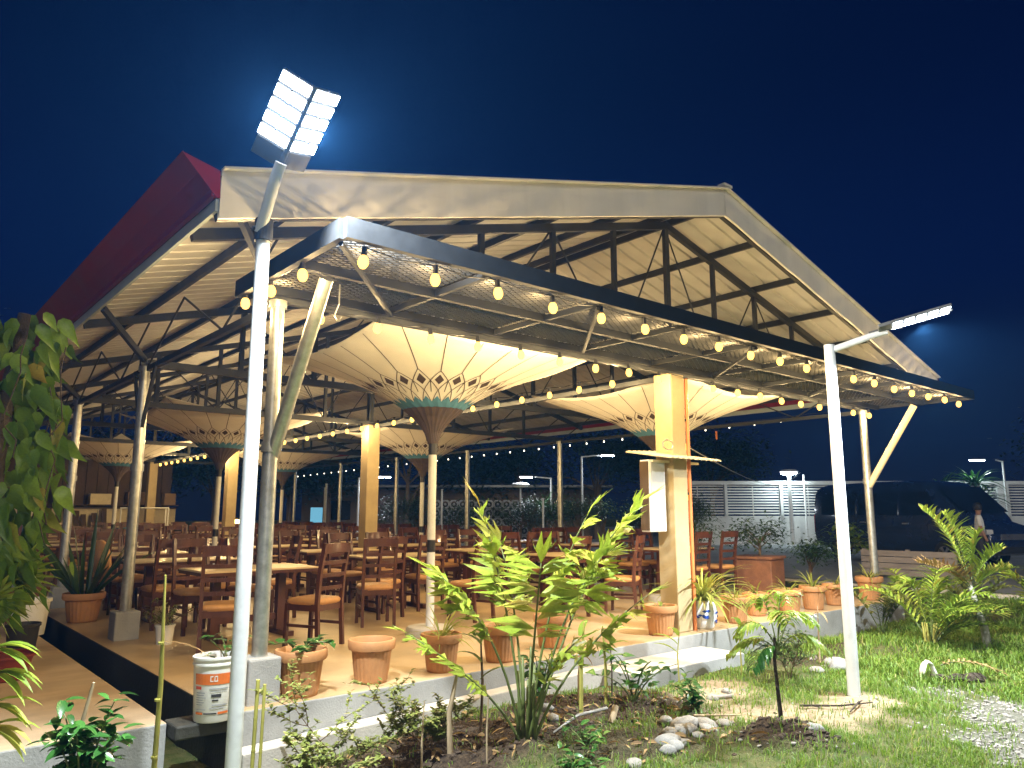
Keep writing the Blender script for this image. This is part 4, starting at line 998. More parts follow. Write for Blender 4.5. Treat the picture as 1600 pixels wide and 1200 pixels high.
# ------------------------------------------------------------------ leafy bushes
def bush(name, label, x, y, n=90, rad=.3, h=.4, mesh=None, smin=.06, smax=.11, stems=6, group=None, z=None, cat='bush', flat=1.0, q=q, smat='stemg'):
    t = thing(name, label, cat, (x, y, G(x, y) if z is None else z), 0, group)
    m = MB(); ends = []
    for k in range(stems):
        a = q.uniform(0, 6.28); r_ = rad * q.uniform(.3, 1); p = V((0, 0, -.02)); e = V((r_ * math.cos(a), r_ * math.sin(a), h * q.uniform(.5, 1)))
        pts = bezier(p, (e.x * .3, e.y * .3, e.z * .8), e, 6); m.tube(pts, [.008 * (1 - .1 * i) for i in range(7)], 5); ends.append(pts)
    m.build('stems', MT[smat], t)
    for k in range(n):
        pts = ends[k % stems]; i = q.randint(2, 6); p = pts[i] + V((q.gauss(0, .25), q.gauss(0, .25), q.gauss(0, .2))) * rad * .45
        a = q.uniform(0, 6.28); inst('leaf', mesh, t, mat=dirmat(p, (math.cos(a), math.sin(a), q.uniform(-.5, .6) * flat), (q.uniform(-.4, .4), q.uniform(-.4, .4), 1), q.uniform(smin, smax)))
    return t
bush('glossy_bush', 'glossy dark green bush in the bottom left corner', 1.10, 4.92, 330, .21, .72, OVAL_D, .08, .13, 14)
bush('creeping_bean', 'dark round-leaved creeper low in front of the step', 5.35, 4.62, 60, .42, .42, HEART_D, .08, .13, 7)
bush('creeping_bean', 'dark round-leaved creeper mound beside the stones', 5.55, 4.1, 80, .24, .22, OVAL_D, .07, .12, 7)
bush('leafy_herb', 'bright green leafy herb behind the fishtail palm stems', 4.55, 4.95, 70, .2, .45, OVAL_D, .08, .13, 6)
bush('leafy_herb', 'low green herb at the foot of the fishtail palm', 3.75, 3.75, 60, .3, .16, OVAL_D, .05, .1, 6)
bush('leafy_herb', 'low green herb patch right of the fishtail palm foot', 4.05, 3.95, 50, .25, .14, OVAL_D, .05, .09, 6)
# fine-leaved shrub: branching twigs with tiny leaves
def twig_shrub(label, x, y, h, spread, nb_, seed, mat='shrub', ls=.045):
    q = random.Random(seed); t = thing('twiggy_shrub', label, 'shrub', (x, y, G(x, y))); m = MB(); f = MB()
    def br(p, d, L_, r_, lev):
        pts = [p]; 
        for i in range(5):
            d = (d + V((q.gauss(0, .12), q.gauss(0, .12), q.gauss(.02, .08)))).normalized(); p = p + d * L_ / 5; pts.append(p)
            if lev < 2 and i > 0:
                for k in range(1 + (lev == 0)):
                    a = q.uniform(0, 6.28); br(p, (d * .5 + V((math.cos(a), math.sin(a), q.uniform(.0, .5)))).normalized(), L_ * q.uniform(.35, .6), r_ * .55, lev + 1)
            if lev > 0:
                for k in range(3):
                    a = q.uniform(0, 6.28); f.blade(p + d * q.uniform(-.02, .02), (math.cos(a), math.sin(a), q.uniform(-.2, .7)), ls * q.uniform(.6, 1.2), ls * .45, .3, 3, .2, 0, 'oval')
        m.tube(pts, [r_ * (1 - .12 * i) for i in range(6)], 5)
    for k in range(nb_):
        a = 6.28 * k / nb_ + q.uniform(-.4, .4); br(V((0, 0, -.03)), V((math.cos(a) * spread, math.sin(a) * spread, 1)).normalized(), h * q.uniform(.75, 1.1), .006, 0)
    m.build('twigs', MT['stemb'], t); f.build('foliage', LF[mat], t); return t
twig_shrub('twiggy fine-leaved shrub at the bottom, before the floor edge', 2.72, 4.72, .66, .6, 2, 4)
twig_shrub('second twiggy fine-leaved shrub left of the first, bottom edge', 2.35, 4.55, .36, .7, 2, 8)
twig_shrub('small twiggy shrub on bare soil left of the right lamp post', 7.3, 4.25, .40, .5, 3, 12, 'hedge', .035)
twig_shrub('low twiggy weed in the bed near the broken stems', 3.3, 4.75, .3, .6, 3, 14)
# stems, stakes and cut canes
def stake(label, pts, r, mat='bamboo', name='cane', cat='cane', extra=None):
    t = thing(name, label, cat, pts[0]); o_ = V(pts[0]); m = MB(); P_ = [V(p) - o_ for p in pts]
    m.tube(P_, r, 9); m.build('shaft', MT[mat], t, smooth=True, auto=60)
    m = MB()
    for k in range(1, 4):
        c = P_[0].lerp(P_[-1], k / 4.2); d = (P_[-1] - P_[0]).normalized() * .006; rr = (r[0] if hasattr(r, '__len__') else r) * 1.08; m.tube([c - d, c + d], rr, 9)
    if name == 'cane': m.build('node_ring', MT[mat], t)
    return t
cn = stake('tall green cane with a snapped leaf, left of the white lamp post', [(1.54, 5.16, -.42), (1.52, 5.08, .35), (1.47, 4.98, 1.0)], [.017, .015, .006])
m = MB(); m.blade((0, 0, 0), (.55, -.3, -.05), .34, .018, .9, 5, .3, 0, 'strap'); m.build('snapped_leaf', LF['dry'], cn, loc=(-.03, -.12, 1.02))
stake('dry cane stub behind the glossy bush, bottom left', [(1.0, 5.1, -.42), (1.08, 5.05, .1), (1.13, 5.0, .42)], [.016, .014, .008], 'drywood', 'cane')
stake('pair of thin canes right of the white lamp post', [(1.98, 4.75, -.42), (1.99, 4.74, .36)], .012)
stake('thin cane touching its pair right of the white lamp post', [(2.02, 4.73, -.42), (2.03, 4.73, .33)], .010)
for k, (x, y, h, lb, mt, r_) in enumerate([(3.05, 4.5, .46, 'short pointed stick in the bed near the twiggy shrub', 'drywood', .008), (3.32, 4.55, .52, 'split dry stem in the bed left of the palm', 'drywood', .022), (3.45, 4.3, .42, 'thin upright stick left of the palm foot', 'drywood', .008), (3.72, 4.72, .78, 'leafless stem with twin twigs left of the palm', 'stemb', .012),
                               (4.62, 4.55, .74, 'thick pale green stem right of the palm', 'bamboo', .018), (5.1, 4.72, .66, 'green shoot before the step', 'bamboo', .014), (5.32, 4.85, .52, 'dark thin stem rising through the creeper', 'barkdark', .008), (4.95, 4.9, .44, 'brown broken stem left of the step', 'drywood', .012), (8.1, 4.35, .62, 'bent dry stem right of the right lamp post', 'drywood', .010), (7.0, 4.6, .6, 'thin yellow stem left of the right lamp post', 'bamboo', .008), (6.3, 4.85, .55, 'thin stem with two pale leaves in front of the pots', 'bamboo', .007)]):
    g_ = G(x, y); t = stake(lb, [(x, y, g_ - .05), (x + q.uniform(-.02, .02), y, g_ + h * .5), (x + q.uniform(-.05, .05), y + q.uniform(-.03, .03), g_ + h)], [r_, r_ * .9, r_ * .45], mt, 'plant_stem', 'stem')
    if k in (3, 4, 5, 10, 9):
        m = MB()
        for j in range(3): a = q.uniform(0, 6.28); m.blade((0, 0, h * (.6 + .16 * j)), (math.cos(a), math.sin(a), .9), .28, .06, 1.0, 5, .35, 0, 'lance')
        m.build('leaf_blades', LF['palm'] if k != 3 else LF['shrub'], t, smooth=True)
    elif k in (7, 8):
        m = MB()
        for j in range(2): a = q.uniform(0, 6.28); m.blade((0, 0, h * .95), (math.cos(a), math.sin(a), .2), .2, .035, 2.2, 5, .35, 0, 'lance')
        m.build('leaf_blades', LF['dry'], t, smooth=True)

# ------------------------------------------------------------------ hanging vine and fan palm, left
vt = thing('vine_tree', 'big-leaved vine hanging down a trunk on the left edge', 'vine', (1.05, 7.75, 0))
m = MB(); m.tube([(-.25, .1, 0), (-.22, .05, 1), (-.2, .0, 2.0), (-.12, -.05, 3.1)], [.10, .09, .075, .05], 12); m.build('trunk', MT['barkdark'], vt, smooth=True)
m = MB(); qv = random.Random(77); hang = []
for k in range(12):
    a0 = V((qv.uniform(-.35, .28), qv.uniform(-.35, .2), qv.uniform(1.9, 3.05))); pts = [a0 + V((qv.uniform(-.06, .06), qv.uniform(-.05, .05), -i * qv.uniform(.16, .24))) for i in range(7)]
    m.tube(pts, .006, 5); hang.append(pts)
m.build('stems', MT['barkdark'], vt)
for k in range(290):
    z = qv.uniform(.55, 3.12); t_ = (z - .55) / 2.57
    wdt = .36 if z > 1.2 else .42
    across = qv.uniform(-1, 1); edge = .24 + .10 * math.sin(z * 4.2) + .06 * math.sin(z * 9); a_ = across * edge - (.06 if z > 2.9 else 0)
    p = rtv * a_ + fwv * qv.uniform(-.28, .2) + V((0, 0, z))
    d = V((qv.uniform(-.6, .6), qv.uniform(-.6, .6), -1.0)) + rtv * across * .35
    inst('leaf', qv.choice(HEARTS), vt, mat=dirmat(p, d, -fwv + V((qv.uniform(-.5, .5), qv.uniform(-.5, .5), qv.uniform(-.2, .4))), qv.uniform(.20, .33)))
# yellow drop leaf
inst('yellow_leaf', LANCE_P, vt, mat=dirmat((.42, -.1, .95), (.1, -.1, -1), -fwv, .14))
# lit sprig reaching right in front of the far umbrella
fpm = thing('fan_palm', 'fan palm leaf reaching in from the left above the black pot', 'palm', (1.0, 7.9, 0))
for (c, dr, n_, L_) in (((.08, -.1, .82), rtv * .9 + V((0, 0, .25)), 15, .42), ((-.1, -.25, .65), rtv * .6 + V((0, 0, -.1)), 13, .4)):
    m = MB(); m.tube([(-.4, .1, 0), (-.25, 0, .5), c], .012, 6); f_ = m.build('leaf_stalk', MT['stemg'], fpm)
    m = MB()
    for i in range(n_):
        a = -1.3 + 2.6 * i / (n_ - 1); dd = Quaternion(fwv, a) @ V(dr).normalized(); m.blade(c, dd, L_ * (1 - .2 * abs(a)), .055, .7, 5, .5, 0, 'strap', side=Quaternion(fwv, a + 1.57) @ V(dr).normalized() * .5 + fwv * .6)
    m.build('fan_leaf', LF['palm'], fpm)
yl = thing('yellow_leaf_plant', 'yellowing long-leaved plant at the left edge, low down', 'plant', (.62, 5.5, 0))
for tip in ((.30, .0, .42), (.26, -.05, .24), (.2, .05, .55), (.30, -.1, .12)):
    m = MB()
    for j in range(4): m.blade(fl(tip[0] * .35, 0, tip[2] + .04), rtv + V((q.uniform(-.2, .2), q.uniform(-.2, .2), q.uniform(-.3, .5))), .30, .06, 1.2, 6, .35, 0, 'lance')
    m.build('leaf_blades', LF['palm'], yl)
m = MB(); m.tube([(0, 0, 0), (.02, 0, .5)], .02, 7); m.build('stem', MT['stemg'], yl)

# ------------------------------------------------------------------ lawn, pebbles, stones, litter
rs = np.random.RandomState(5)
N = 260000
X = rs.uniform(2.2, 15.0, N); Y = rs.uniform(.4, 5.45, N)
# keep what lies in the camera's wedge, thin out with distance
dep = X * .64 + Y * .75; lat = X * .76 - Y * .65
keep = (dep > 3.6) & (np.abs(lat) < dep * .74 + .3)
g_, s_, so_ = masks(X, Y)
dens = (1 - g_ * .82) * (1 - s_ * .85) * (1 - so_ * .9) * np.clip(.12 + 2.3 * (fbm(X, Y, 2.3) - .34), 0.04, 1)
dens = dens * np.where((X > 5.7) & (X < 7.6) & (Y > 4.85), 0, 1) * np.where(X < 4.0, .35, 1) * np.clip(9.5 / np.maximum(dep, 1), .5, 1) 
keep &= rs.rand(N) < dens
X, Y = X[keep], Y[keep]; n = len(X); Z = gz(X, Y)
a = rs.uniform(0, 2 * np.pi, n); hgt = rs.uniform(.022, .065, n) * (.7 + .9 * fbm(X, Y, 1.1)); hgt *= np.where((X > 8.2) & (Y > 3), 1.7, 1); w = rs.uniform(.0022, .0045, n) * np.where(X > 8, 1.5, 1); bend = rs.uniform(.3, 1.1, n)
ca_, sa_ = np.cos(a), np.sin(a); px, py = -sa_ * w, ca_ * w
b0 = np.stack([X - px, Y - py, Z - .004], -1); b1 = np.stack([X + px, Y + py, Z - .004], -1)
mx_ = X + ca_ * hgt * bend * .3; my_ = Y + sa_ * hgt * bend * .3
m0 = np.stack([mx_ - px * .8, my_ - py * .8, Z + hgt * .6], -1); m1 = np.stack([mx_ + px * .8, my_ + py * .8, Z + hgt * .6], -1)
tt = np.stack([X + ca_ * hgt * bend, Y + sa_ * hgt * bend, Z + hgt * (1 - .35 * bend * .6)], -1)
vv = np.stack([b0, b1, m1, m0, tt], 1).reshape(-1, 3); k5 = np.arange(n) * 5
me = bpy.data.meshes.new('grass'); me.vertices.add(len(vv)); me.vertices.foreach_set('co', vv.ravel())
lq = np.stack([k5, k5 + 1, k5 + 2, k5 + 3, k5 + 3, k5 + 2, k5 + 4], -1).ravel()
me.loops.add(len(lq)); me.loops.foreach_set('vertex_index', lq)
st_ = np.stack([np.arange(n) * 7, np.arange(n) * 7 + 4], -1).ravel(); tot = np.tile([4, 3], n)
me.polygons.add(2 * n); me.polygons.foreach_set('loop_start', st_); me.polygons.foreach_set('loop_total', tot); me.update(calc_edges=True)
me.materials.append(LF['grass']); go = bpy.data.objects.new('grass', me); COL.objects.link(go); tag(go, 'short patchy green lawn grass around the lamp post', 'grass', kind='stuff')
def rock_mb(seed, sub=1, k=.25):
    q_ = random.Random(seed); t = (1 + 5 ** .5) / 2
    import bmesh
    bm = bmesh.new(); bmesh.ops.create_icosphere(bm, subdivisions=sub, radius=1)
    o_ = V((q_.random() * 50, q_.random() * 50, 0))
    for v in bm.verts: v.co *= 1 + k * mnoise.noise(v.co * 1.3 + o_) + k * .5 * mnoise.noise(v.co * 3 + o_)
    vs = [tuple(v.co) for v in bm.verts]; fs = [tuple(v.index for v in f.verts) for f in bm.faces]; bm.free(); return vs, fs
# gravel stuff
pr = random.Random(3); base = [rock_mb(i, 1, .35) for i in range(4)]; m = MB(); cnt = 0
cand = np.stack([rs.uniform(5, 8.4, 14000), rs.uniform(.6, 4.6, 14000)], -1); gg, ss2, so2 = masks(cand[:, 0], cand[:, 1])
pick = cand[(rs.rand(14000) < np.clip(gg * .55 + ss2 * .03 + so2 * .05, 0, 1))][:3200]; pz = gz(pick[:, 0], pick[:, 1])
for (x, y), z in zip(pick, pz):
    vs, fs = base[pr.randrange(4)]; s = pr.uniform(.006, .022); r_ = pr.uniform(0, 6.28); c_, n_ = math.cos(r_), math.sin(r_); e1, e2 = pr.uniform(.7, 1.4), pr.uniform(.4, .8)
    m.add([(x + (vx * c_ - vy * n_) * s * e1, y + (vx * n_ + vy * c_) * s, z + vz * s * e2 + s * .2) for vx, vy, vz in vs], fs)
tag(m.build('gravel', MT['stone']), 'pale gravel scattered over the worn lawn patch', 'gravel', kind='stuff')
RK = []
for i in range(6):
    vs, fs = rock_mb(60 + i, 2, .3); mm = MB(); mm.add(vs, fs); o = mm.build('tmp', MT['stone'], smooth=True); RK.append(o.data); bpy.data.objects.remove(o)
RKp = []
for i in range(3):
    vs, fs = rock_mb(90 + i, 2, .4); mm = MB(); mm.add(vs, fs); o = mm.build('tmp', MT['palestone'], smooth=True); RKp.append(o.data); bpy.data.objects.remove(o)
stones = [(5.02, 3.84, .10, 0), (5.20, 3.78, .09, 0), (4.92, 3.74, .075, 0), (4.78, 3.78, .06, 0), (4.62, 3.68, .075, 1), (4.55, 3.56, .06, 1), (5.1, 3.68, .055, 0), (4.7, 3.6, .05, 0), (5.34, 3.7, .06, 0), (4.42, 3.52, .05, 1), (4.1, 3.55, .055, 0), (4.9, 3.62, .04, 0), (8.05, 4.1, .12, 1), (8.2, 4.25, .09, 1), (5.55, 3.05, .05, 1), (5.0, 4.0, .05, 0), (4.5, 4.85, .06, 1), (5.6, 3.55, .05, 0), (4.35, 4.6, .05, 1), (7.75, 4.2, .07, 0), (6.35, 4.35, .045, 0), (6.05, 4.3, .05, 0)]
slab_ = ['largest grey stone in the pile between creeper and sapling', 'rounded grey stone at the right end of the stone pile']
_lat = lambda a: (a[0] * .76 - a[1] * .65) / (a[0] * .64 + a[1] * .75)
_rank = {}
for p_ in (0, 1):
    for r_, k in enumerate(sorted([j for j in range(len(stones)) if stones[j][3] == p_ and j > 1 and j != 12], key=lambda j: _lat(stones[j]))): _rank[k] = ORD[r_]
for i, (x, y, s, p) in enumerate(stones):
    lb = slab_[i] if i < 2 else ('pale stone on the ground, %s pale one counted from the left' if p else 'small grey stone on the ground, %s small grey one counted from the left') % _rank.get(i, '')
    if i == 12: lb = 'largest pale stone, behind the foot of the right lamp post'
    o = inst('stone', (RKp if p else RK)[i % 3 if p else i % 6], None, (x, y, G(x, y) + s * .25), (0, 0, i * 1.3), (s * 1.25, s, s * .65)); tag(o, lb, 'stone', 'stones around the planting bed')
# dead leaves and clods as litter
m = MB(); 
for k in range(420):
    x, y = pr.uniform(2.4, 6.4), pr.uniform(3.1, 5.3)
    if float(masks(np.array(x), np.array(y))[2]) < .25: continue
    a = pr.uniform(0, 6.28); m.blade((x, y, G(x, y) + .012), (math.cos(a), math.sin(a), pr.uniform(-.05, .3)), pr.uniform(.05, .16), pr.uniform(.012, .04), .6, 4, .5, pr.uniform(-.8, .8), 'lance')
tag(m.build('leaf_litter', LF['dry']), 'dry fallen leaves on the dark planting bed', 'leaf litter', kind='stuff')
m = MB()
for k in range(500):
    a, r_ = pr.uniform(0, 6.28), abs(pr.gauss(0, .22)); x, y = 5.40 + r_ * math.cos(a), 3.2 + r_ * math.sin(a)
    if pr.random() < .6: x, y = pr.uniform(2.5, 5.4), pr.uniform(4.2, 5.2)
    vs, fs = base[pr.randrange(4)]; s = pr.uniform(.008, .03); z = G(x, y); m.add([(x + vx * s, y + vy * s, z + vz * s * .7) for vx, vy, vz in vs], fs)
tag(m.build('soil_clods', MT['soil']), 'crumbled dark soil clods on the mound and bed', 'soil', kind='stuff')
def stick(label, pts, r, mat='drywood'):
    m = MB(); m.tube([(x, y, G(x, y) + dz) for x, y, dz in pts], r, 7); tag(m.build('twig', MT[mat], smooth=True, auto=60), label, 'twig', 'twigs on the ground')
stick('pale bare root lying in front of the palm', [(4.05, 4.28, .03), (4.35, 4.32, .05), (4.72, 4.36, .09)], [.008, .012, .014], 'palestone')
stick('short cut cane stub standing beside the pale root', [(4.68, 4.28, 0), (4.76, 4.3, .13)], [.03, .026], 'drywood')
stick('dark forked twig on the sandy patch', [(6.35, 3.62, .02), (6.6, 3.38, .03), (6.85, 3.22, .05)], [.010, .008, .005], 'barkdark')
stick('second dark twig crossing the sandy patch', [(6.5, 3.25, .02), (6.72, 3.28, .05), (6.95, 3.36, .02)], [.006, .009, .005], 'barkdark')
stick('dry stick lying by the stone pile', [(5.3, 3.95, .02), (5.7, 3.78, .03)], [.010, .008])
stick('broken grey board end on the bare patch', [(6.02, 4.28, .02), (6.25, 4.22, .02)], [.018, .02], 'grey_wood')
# folded white scrap on a rotting log
lg = thing('rotting_log', 'dark rotting log with a dry frond on the right lawn', 'log', (8.5, 3.12, G(8.5, 3.12)))
m = MB(); lq_ = random.Random(4)
m.tube([(-.16 + .036 * i, .18 - .04 * i, .035 + .012 * math.sin(i * 1.9)) for i in range(10)], [.055 * lq_.uniform(.6, 1.15) for i in range(10)], 9); m.v = [(x + lq_.uniform(-.008, .008), y + lq_.uniform(-.008, .008), z + lq_.uniform(-.008, .008)) for x, y, z in m.v]; m.build('log_body', MT['barkdark'], lg)
frond(lg, (-.08, .12, .16), (.1, -.08, .26), (.28, -.3, .1), 12, .16, .022, 'dry', .05, 1.2)
ws = MB(); prof = [(math.cos(t) * .085, math.sin(t) * .2) for t in [math.pi * i / 14 for i in range(15)]]
vs = []; fs = []
for i, (u, z) in enumerate(prof):
    wd = .05 + .015 * math.sin(i * 1.3)
    for s in (-1, 1): p = rtv * u + fwv * (s * wd); vs.append((p.x, p.y, z + .01 * math.sin(i * 2.1 + s)))
for i in range(14): fs.append((2 * i, 2 * i + 1, 2 * i + 3, 2 * i + 2))
ws.add(vs, fs); o = ws.build('plastic_scrap', MT['whiteplastic'], smooth=True, loc=(8.40, 3.36, G(8.4, 3.36))); o.modifiers.new('t', 'SOLIDIFY').thickness = .03; o.modifiers.new('s', 'SUBSURF').levels = 1; tag(o, 'folded white plastic scrap on the lawn beside the rotting log', 'scrap')
# ------------------------------------------------------------------ right-hand background
WD = V((38.94 - 27.87, 11.11 - 20.56, 0)).normalized(); WN = V((-WD.y, WD.x, 0))
W0 = V((27.2, 21.1, -.03)); wrz = math.atan2(WD.y, WD.x)
fw_ = thing('slatted_wall', 'long white boundary wall with horizontal slats on top', 'wall', W0, wrz)
m = MB(); m.box((11, 0, .62), (22, .16, 1.24)); m.build('masonry_base', MT['wallw'], fw_)
m = MB(); m.box((11, 0, 2.68), (22.1, .22, .16)); m.build('coping', MT['wallw'], fw_)
bay = 22 / 9
for k in range(10):
    m = MB(); wd = .12 if k % 3 else .5; m.box((k * bay, -.02, 1.92), (wd, .20, 1.36)); m.build('post', MT['wallw'], fw_)
sl = MB(); sl.box((0, 0, 0), (bay - .16, .045, .062)); s0 = sl.build('slat', MT['wallw'], fw_, loc=(bay / 2, 0, 1.34))
for k in range(9):
    for j in range(11):
        if k == 0 and j == 0: continue
        inst('slat', s0, fw_, (bay * (k + .5), 0, 1.34 + .12 * j), (R(rnd.uniform(-1, 1)), 0, 0))
for k in range(9):
    m = MB(); m.box((bay * (k + .5), .05, 1.9), (.05, .03, 1.3)); m.build('mullion', MT['wallw'], fw_)
# patterned screen-block wall behind the dining area
B0 = V((19.4, 28.2, -.03))
bw_ = thing('screen_block_wall', 'grey screen-block wall with round openings behind the pavilion', 'wall', B0, math.atan2(-2.55, 3.0))
m = MB(); m.box((2.1, .12, .9), (4.3, .05, 1.8)); m.build('backing', MT['blackplastic'], bw_)
blk = MB(); n = 12
for i in range(n):
    a0, a1 = 2 * math.pi * i / n, 2 * math.pi * (i + 1) / n; sqf = lambda a: .19 / max(abs(math.cos(a)), abs(math.sin(a)))
    P4 = [(.135 * math.cos(a0), .135 * math.sin(a0)), (.135 * math.cos(a1), .135 * math.sin(a1)), (sqf(a1) * math.cos(a1), sqf(a1) * math.sin(a1)), (sqf(a0) * math.cos(a0), sqf(a0) * math.sin(a0))]
    vs = [(x, -.05, z) for x, z in P4] + [(x, .05, z) for x, z in P4]; blk.add(vs, [(0, 1, 2, 3), (4, 7, 6, 5), (0, 4, 5, 1)])
blk.lathe([(0, 0), (.06, 0)], 8); blk.v[-16:] = [(x, -.02, y) for x, y, z in blk.v[-16:]]
b0 = blk.build('screen_block', MT['conc'], bw_, loc=(.2, 0, .19))
for k in range(11):
    for j in range(5):
        if k or j: inst('screen_block', b0, bw_, (.2 + .39 * k, 0, .19 + .39 * j))
# street lamps
SLE = emit('street_lamp_glow', (.85, .93, 1.0), 80); SLE2 = emit('bright_street_lamp_glow', (.80, .97, 1.0), 60)
def street(label, x, y, h, head=(1, 0), style='arm', em=None, r=.05):
    t = thing('street_lamp', label, 'street lamp', (x, y, -.03), 0, 'distant street lamps')
    m = MB(); m.tube([(0, 0, 0), (0, 0, h)], [r, r * .8], 12); m.build('pole', MT['whitepaint'], t, smooth=True, auto=50)
    hx, hy = head; em = em or SLE
    if style == 'arm':
        m = MB(); m.tube([(0, 0, h - .03), (hx * .75, hy * .75, h + .04)], r * .6, 8); m.build('arm', MT['whitepaint'], t)
        d = V((hx, hy, 0)).normalized(); M_ = dirmat(d * .8 + V((0, 0, h + .03)), d)
        m = MB(); m.box((0, .3, .03), (.26, .62, .06)); o = m.build('lamp_head', MT['greyprint'], t); o.matrix_local = M_; bevel(o, .02)
        m = MB(); m.box((0, .3, -.012), (.22, .54, .02)); o = m.build('lens', em, t); o.matrix_local = M_
    else:
        m = MB(); m.lathe([(.02, .0), (.36, .06), (.40, .10), (.30, .17), (0, .2)], 20, (0, 0, h)); m.build('lamp_hood', MT['whitepaint'], t, smooth=True, auto=50)
        m = MB(); m.lathe([(.06, .0), (.34, .045), (.30, -.015), (.08, -.05)], 20, (0, 0, h)); m.build('lens', em, t, smooth=True)
    return t
street('distant street lamp with a separate bright head left of the small awning', 23.2, 22.6, 3.75, (.76, -.65), 'arm', SLE)
street('distant street lamp with bright head facing left', 23.1, 24.4, 2.9, (-.76, .65), 'arm', SLE)
street('distant unlit mushroom lamp left of the spiky palm', 22.1, 25.3, 2.5, (1, 0), 'hood', MT['whiteplastic'])
street('bright mushroom street lamp by the white slatted wall', 30.6, 17.3, 3.05, (1, 0), 'hood', SLE2, .09)
street('bright street lamp behind the palm at far right', 37.6, 11.2, 3.6, (-.3, .25), 'arm', SLE2)
street('dim far street lamp left of the middle column', 16.6, 29.8, 2.9, (.6, -.5), 'arm', SLE)
for k, (x, y, h) in enumerate([(31.3, 17.0, 3.0), (19.0, 20.5, 1.9), (14.6, 29, 2.4), (13.9, 27.5, 2.5), (15.2, 26.5, 2.2), (17.6, 24.9, 2.3)]):
    t = thing('thin_post', ['thin white post beside the bright mushroom lamp', 'short white post in the hedge behind the pavilion', 'second far white post from the left behind the right columns', 'leftmost far white post behind the right columns', 'third far white post from the left behind the right columns', 'fourth far white post from the left behind the right columns'][k], 'post', (x, y, -.03), 0, 'thin posts beyond the pavilion')
    m = MB(); m.tube([(0, 0, 0), (0, 0, h)], .04, 10); m.build('shaft', MT['whitepaint'], t, smooth=True, auto=50); m = MB(); m.lathe([(0, h + .02), (.05, h + .01), (.05, h - .02)], 10); m.build('cap', MT['whitepaint'], t)

# ------------------------------------------------------------------ van
vd = V((-.34, -.94, 0)).normalized(); vz = math.atan2(vd.y, vd.x)
van = thing('parked_van', 'dark blue high-roofed van parked beyond the lawn', 'van', (22.75, 9.15, -.028), vz)
secs = [(-2.92, .42, .62, 1.90, .80), (-2.88, .36, .36, 2.18, .90), (-2.6, .33, .3, 2.25, .95), (-1.0, .32, .28, 2.28, .97), (.6, .32, .28, 2.27, .97), (1.3, .32, .28, 2.2, .96), (1.75, .33, .29, 1.86, .95), (2.2, .34, .3, 1.42, .95), (2.3, .35, .31, 1.22, .94), (2.75, .37, .34, 1.08, .90), (2.92, .40, .42, .88, .80)]
m = MB(); NP = 20; vs = []
for (x, _, z0, z1, hw) in secs:
    zc, hh = (z0 + z1) / 2, (z1 - z0) / 2
    for i in range(NP):
        t = 2 * math.pi * (i + .5) / NP; ct, st = math.cos(t), math.sin(t); e = .38
        yy = math.copysign(abs(ct) ** e, ct) * hw; zz = zc + math.copysign(abs(st) ** e, st) * hh
        tum = 1 - .13 * max(0, (zz - 1.15) / 1.1); vs.append((x, yy * tum, zz))
fs = [(j * NP + i, (j + 1) * NP + i, (j + 1) * NP + (i + 1) % NP, j * NP + (i + 1) % NP) for j in range(len(secs) - 1) for i in range(NP)]
fs += [tuple(range(NP)), tuple((len(secs) - 1) * NP + i for i in range(NP))[::-1]]
m.add(vs, fs); o = m.build('body', MT['carpaint'], van, smooth=True, auto=45)
for s in (-1, 1):
    for x0, x1 in ((-2.5, -1.15), (-1.05, .35), (.45, 1.45)):
        m = MB(); ya = s * .955; yb = s * .885; sk = .36 if x0 > .4 else 0
        m.add([(x0, ya, 1.32), (x1 + sk * .6, ya, 1.32), (x1 - sk * .4, yb, 1.95), (x0, yb, 1.95)], [(0, 1, 2, 3)]); w_ = m.build('side_window', MT['glass'], van); w_.modifiers.new('t', 'SOLIDIFY').thickness = .02
    for x, z in ((-.85, 1.12), (.62, 1.1)):
        m = MB(); m.box((x, s * .985, z), (.2, .03, .035)); m.build('door_handle', MT['alloy'], van)
    m = MB(); m.beam((-1.1, s * .975, .35), (-1.1, s * .975, 1.3), .008, .012, up=(1, 0, 0)); m.build('door_seam', MT['black'], van)
    m = MB(); m.box((1.72, s * 1.08, 1.42), (.12, .2, .26)); bevel(m.build('mirror', MT['carpaint'], van), .03)
    m = MB(); m.box((-2.90, s * .80, 1.05), (.08, .12, .55)); bevel(m.build('tail_light', MT['redlamp'], van), .02)
    m = MB(); m.box((2.80, s * .76, .92), (.2, .22, .13)); bevel(m.build('headlight', MT['clearlamp'], van), .03)
    for x in (-1.85, 1.75):
        m = MB(); m.lathe([(.20, -.11), (.31, -.11), (.34, -.07), (.34, .07), (.31, .11), (.2, .11)], 32); ty_ = m.build('tyre', MT['rubber'], van, smooth=True, auto=50); ty_.location = (x, s * .87, .34); ty_.rotation_euler = (R(90), 0, 0)
        m = MB()
        for k in range(6):
            a = k * math.pi / 3; m.beam((.03 * math.cos(a), .03 * math.sin(a), -s * .085), (.2 * math.cos(a), .2 * math.sin(a), -s * .1), .055, .03)
        m.lathe([(.19, -.1), (.215, -.1), (.215, .1), (.19, .1)], 28); m.lathe([(0, -s * .1), (.05, -s * .1)], 12); m.build('rim', MT['alloy'], ty_)
m = MB(); m.add([(2.2, -.8, 1.36), (2.2, .8, 1.36), (1.5, .74, 2.03), (1.5, -.74, 2.03)], [(0, 1, 2, 3)]); m.v = [(x + .06, y, z + .05) for x, y, z in m.v]; m.build('windscreen', MT['glass'], van)
m = MB(); m.box((2.9, 0, .48), (.1, 1.5, .16)); bevel(m.build('front_bumper', MT['blackplastic'], van), .03)
m = MB(); m.box((2.93, 0, .8), (.04, .9, .14)); m.build('grille', MT['alloy'], van)
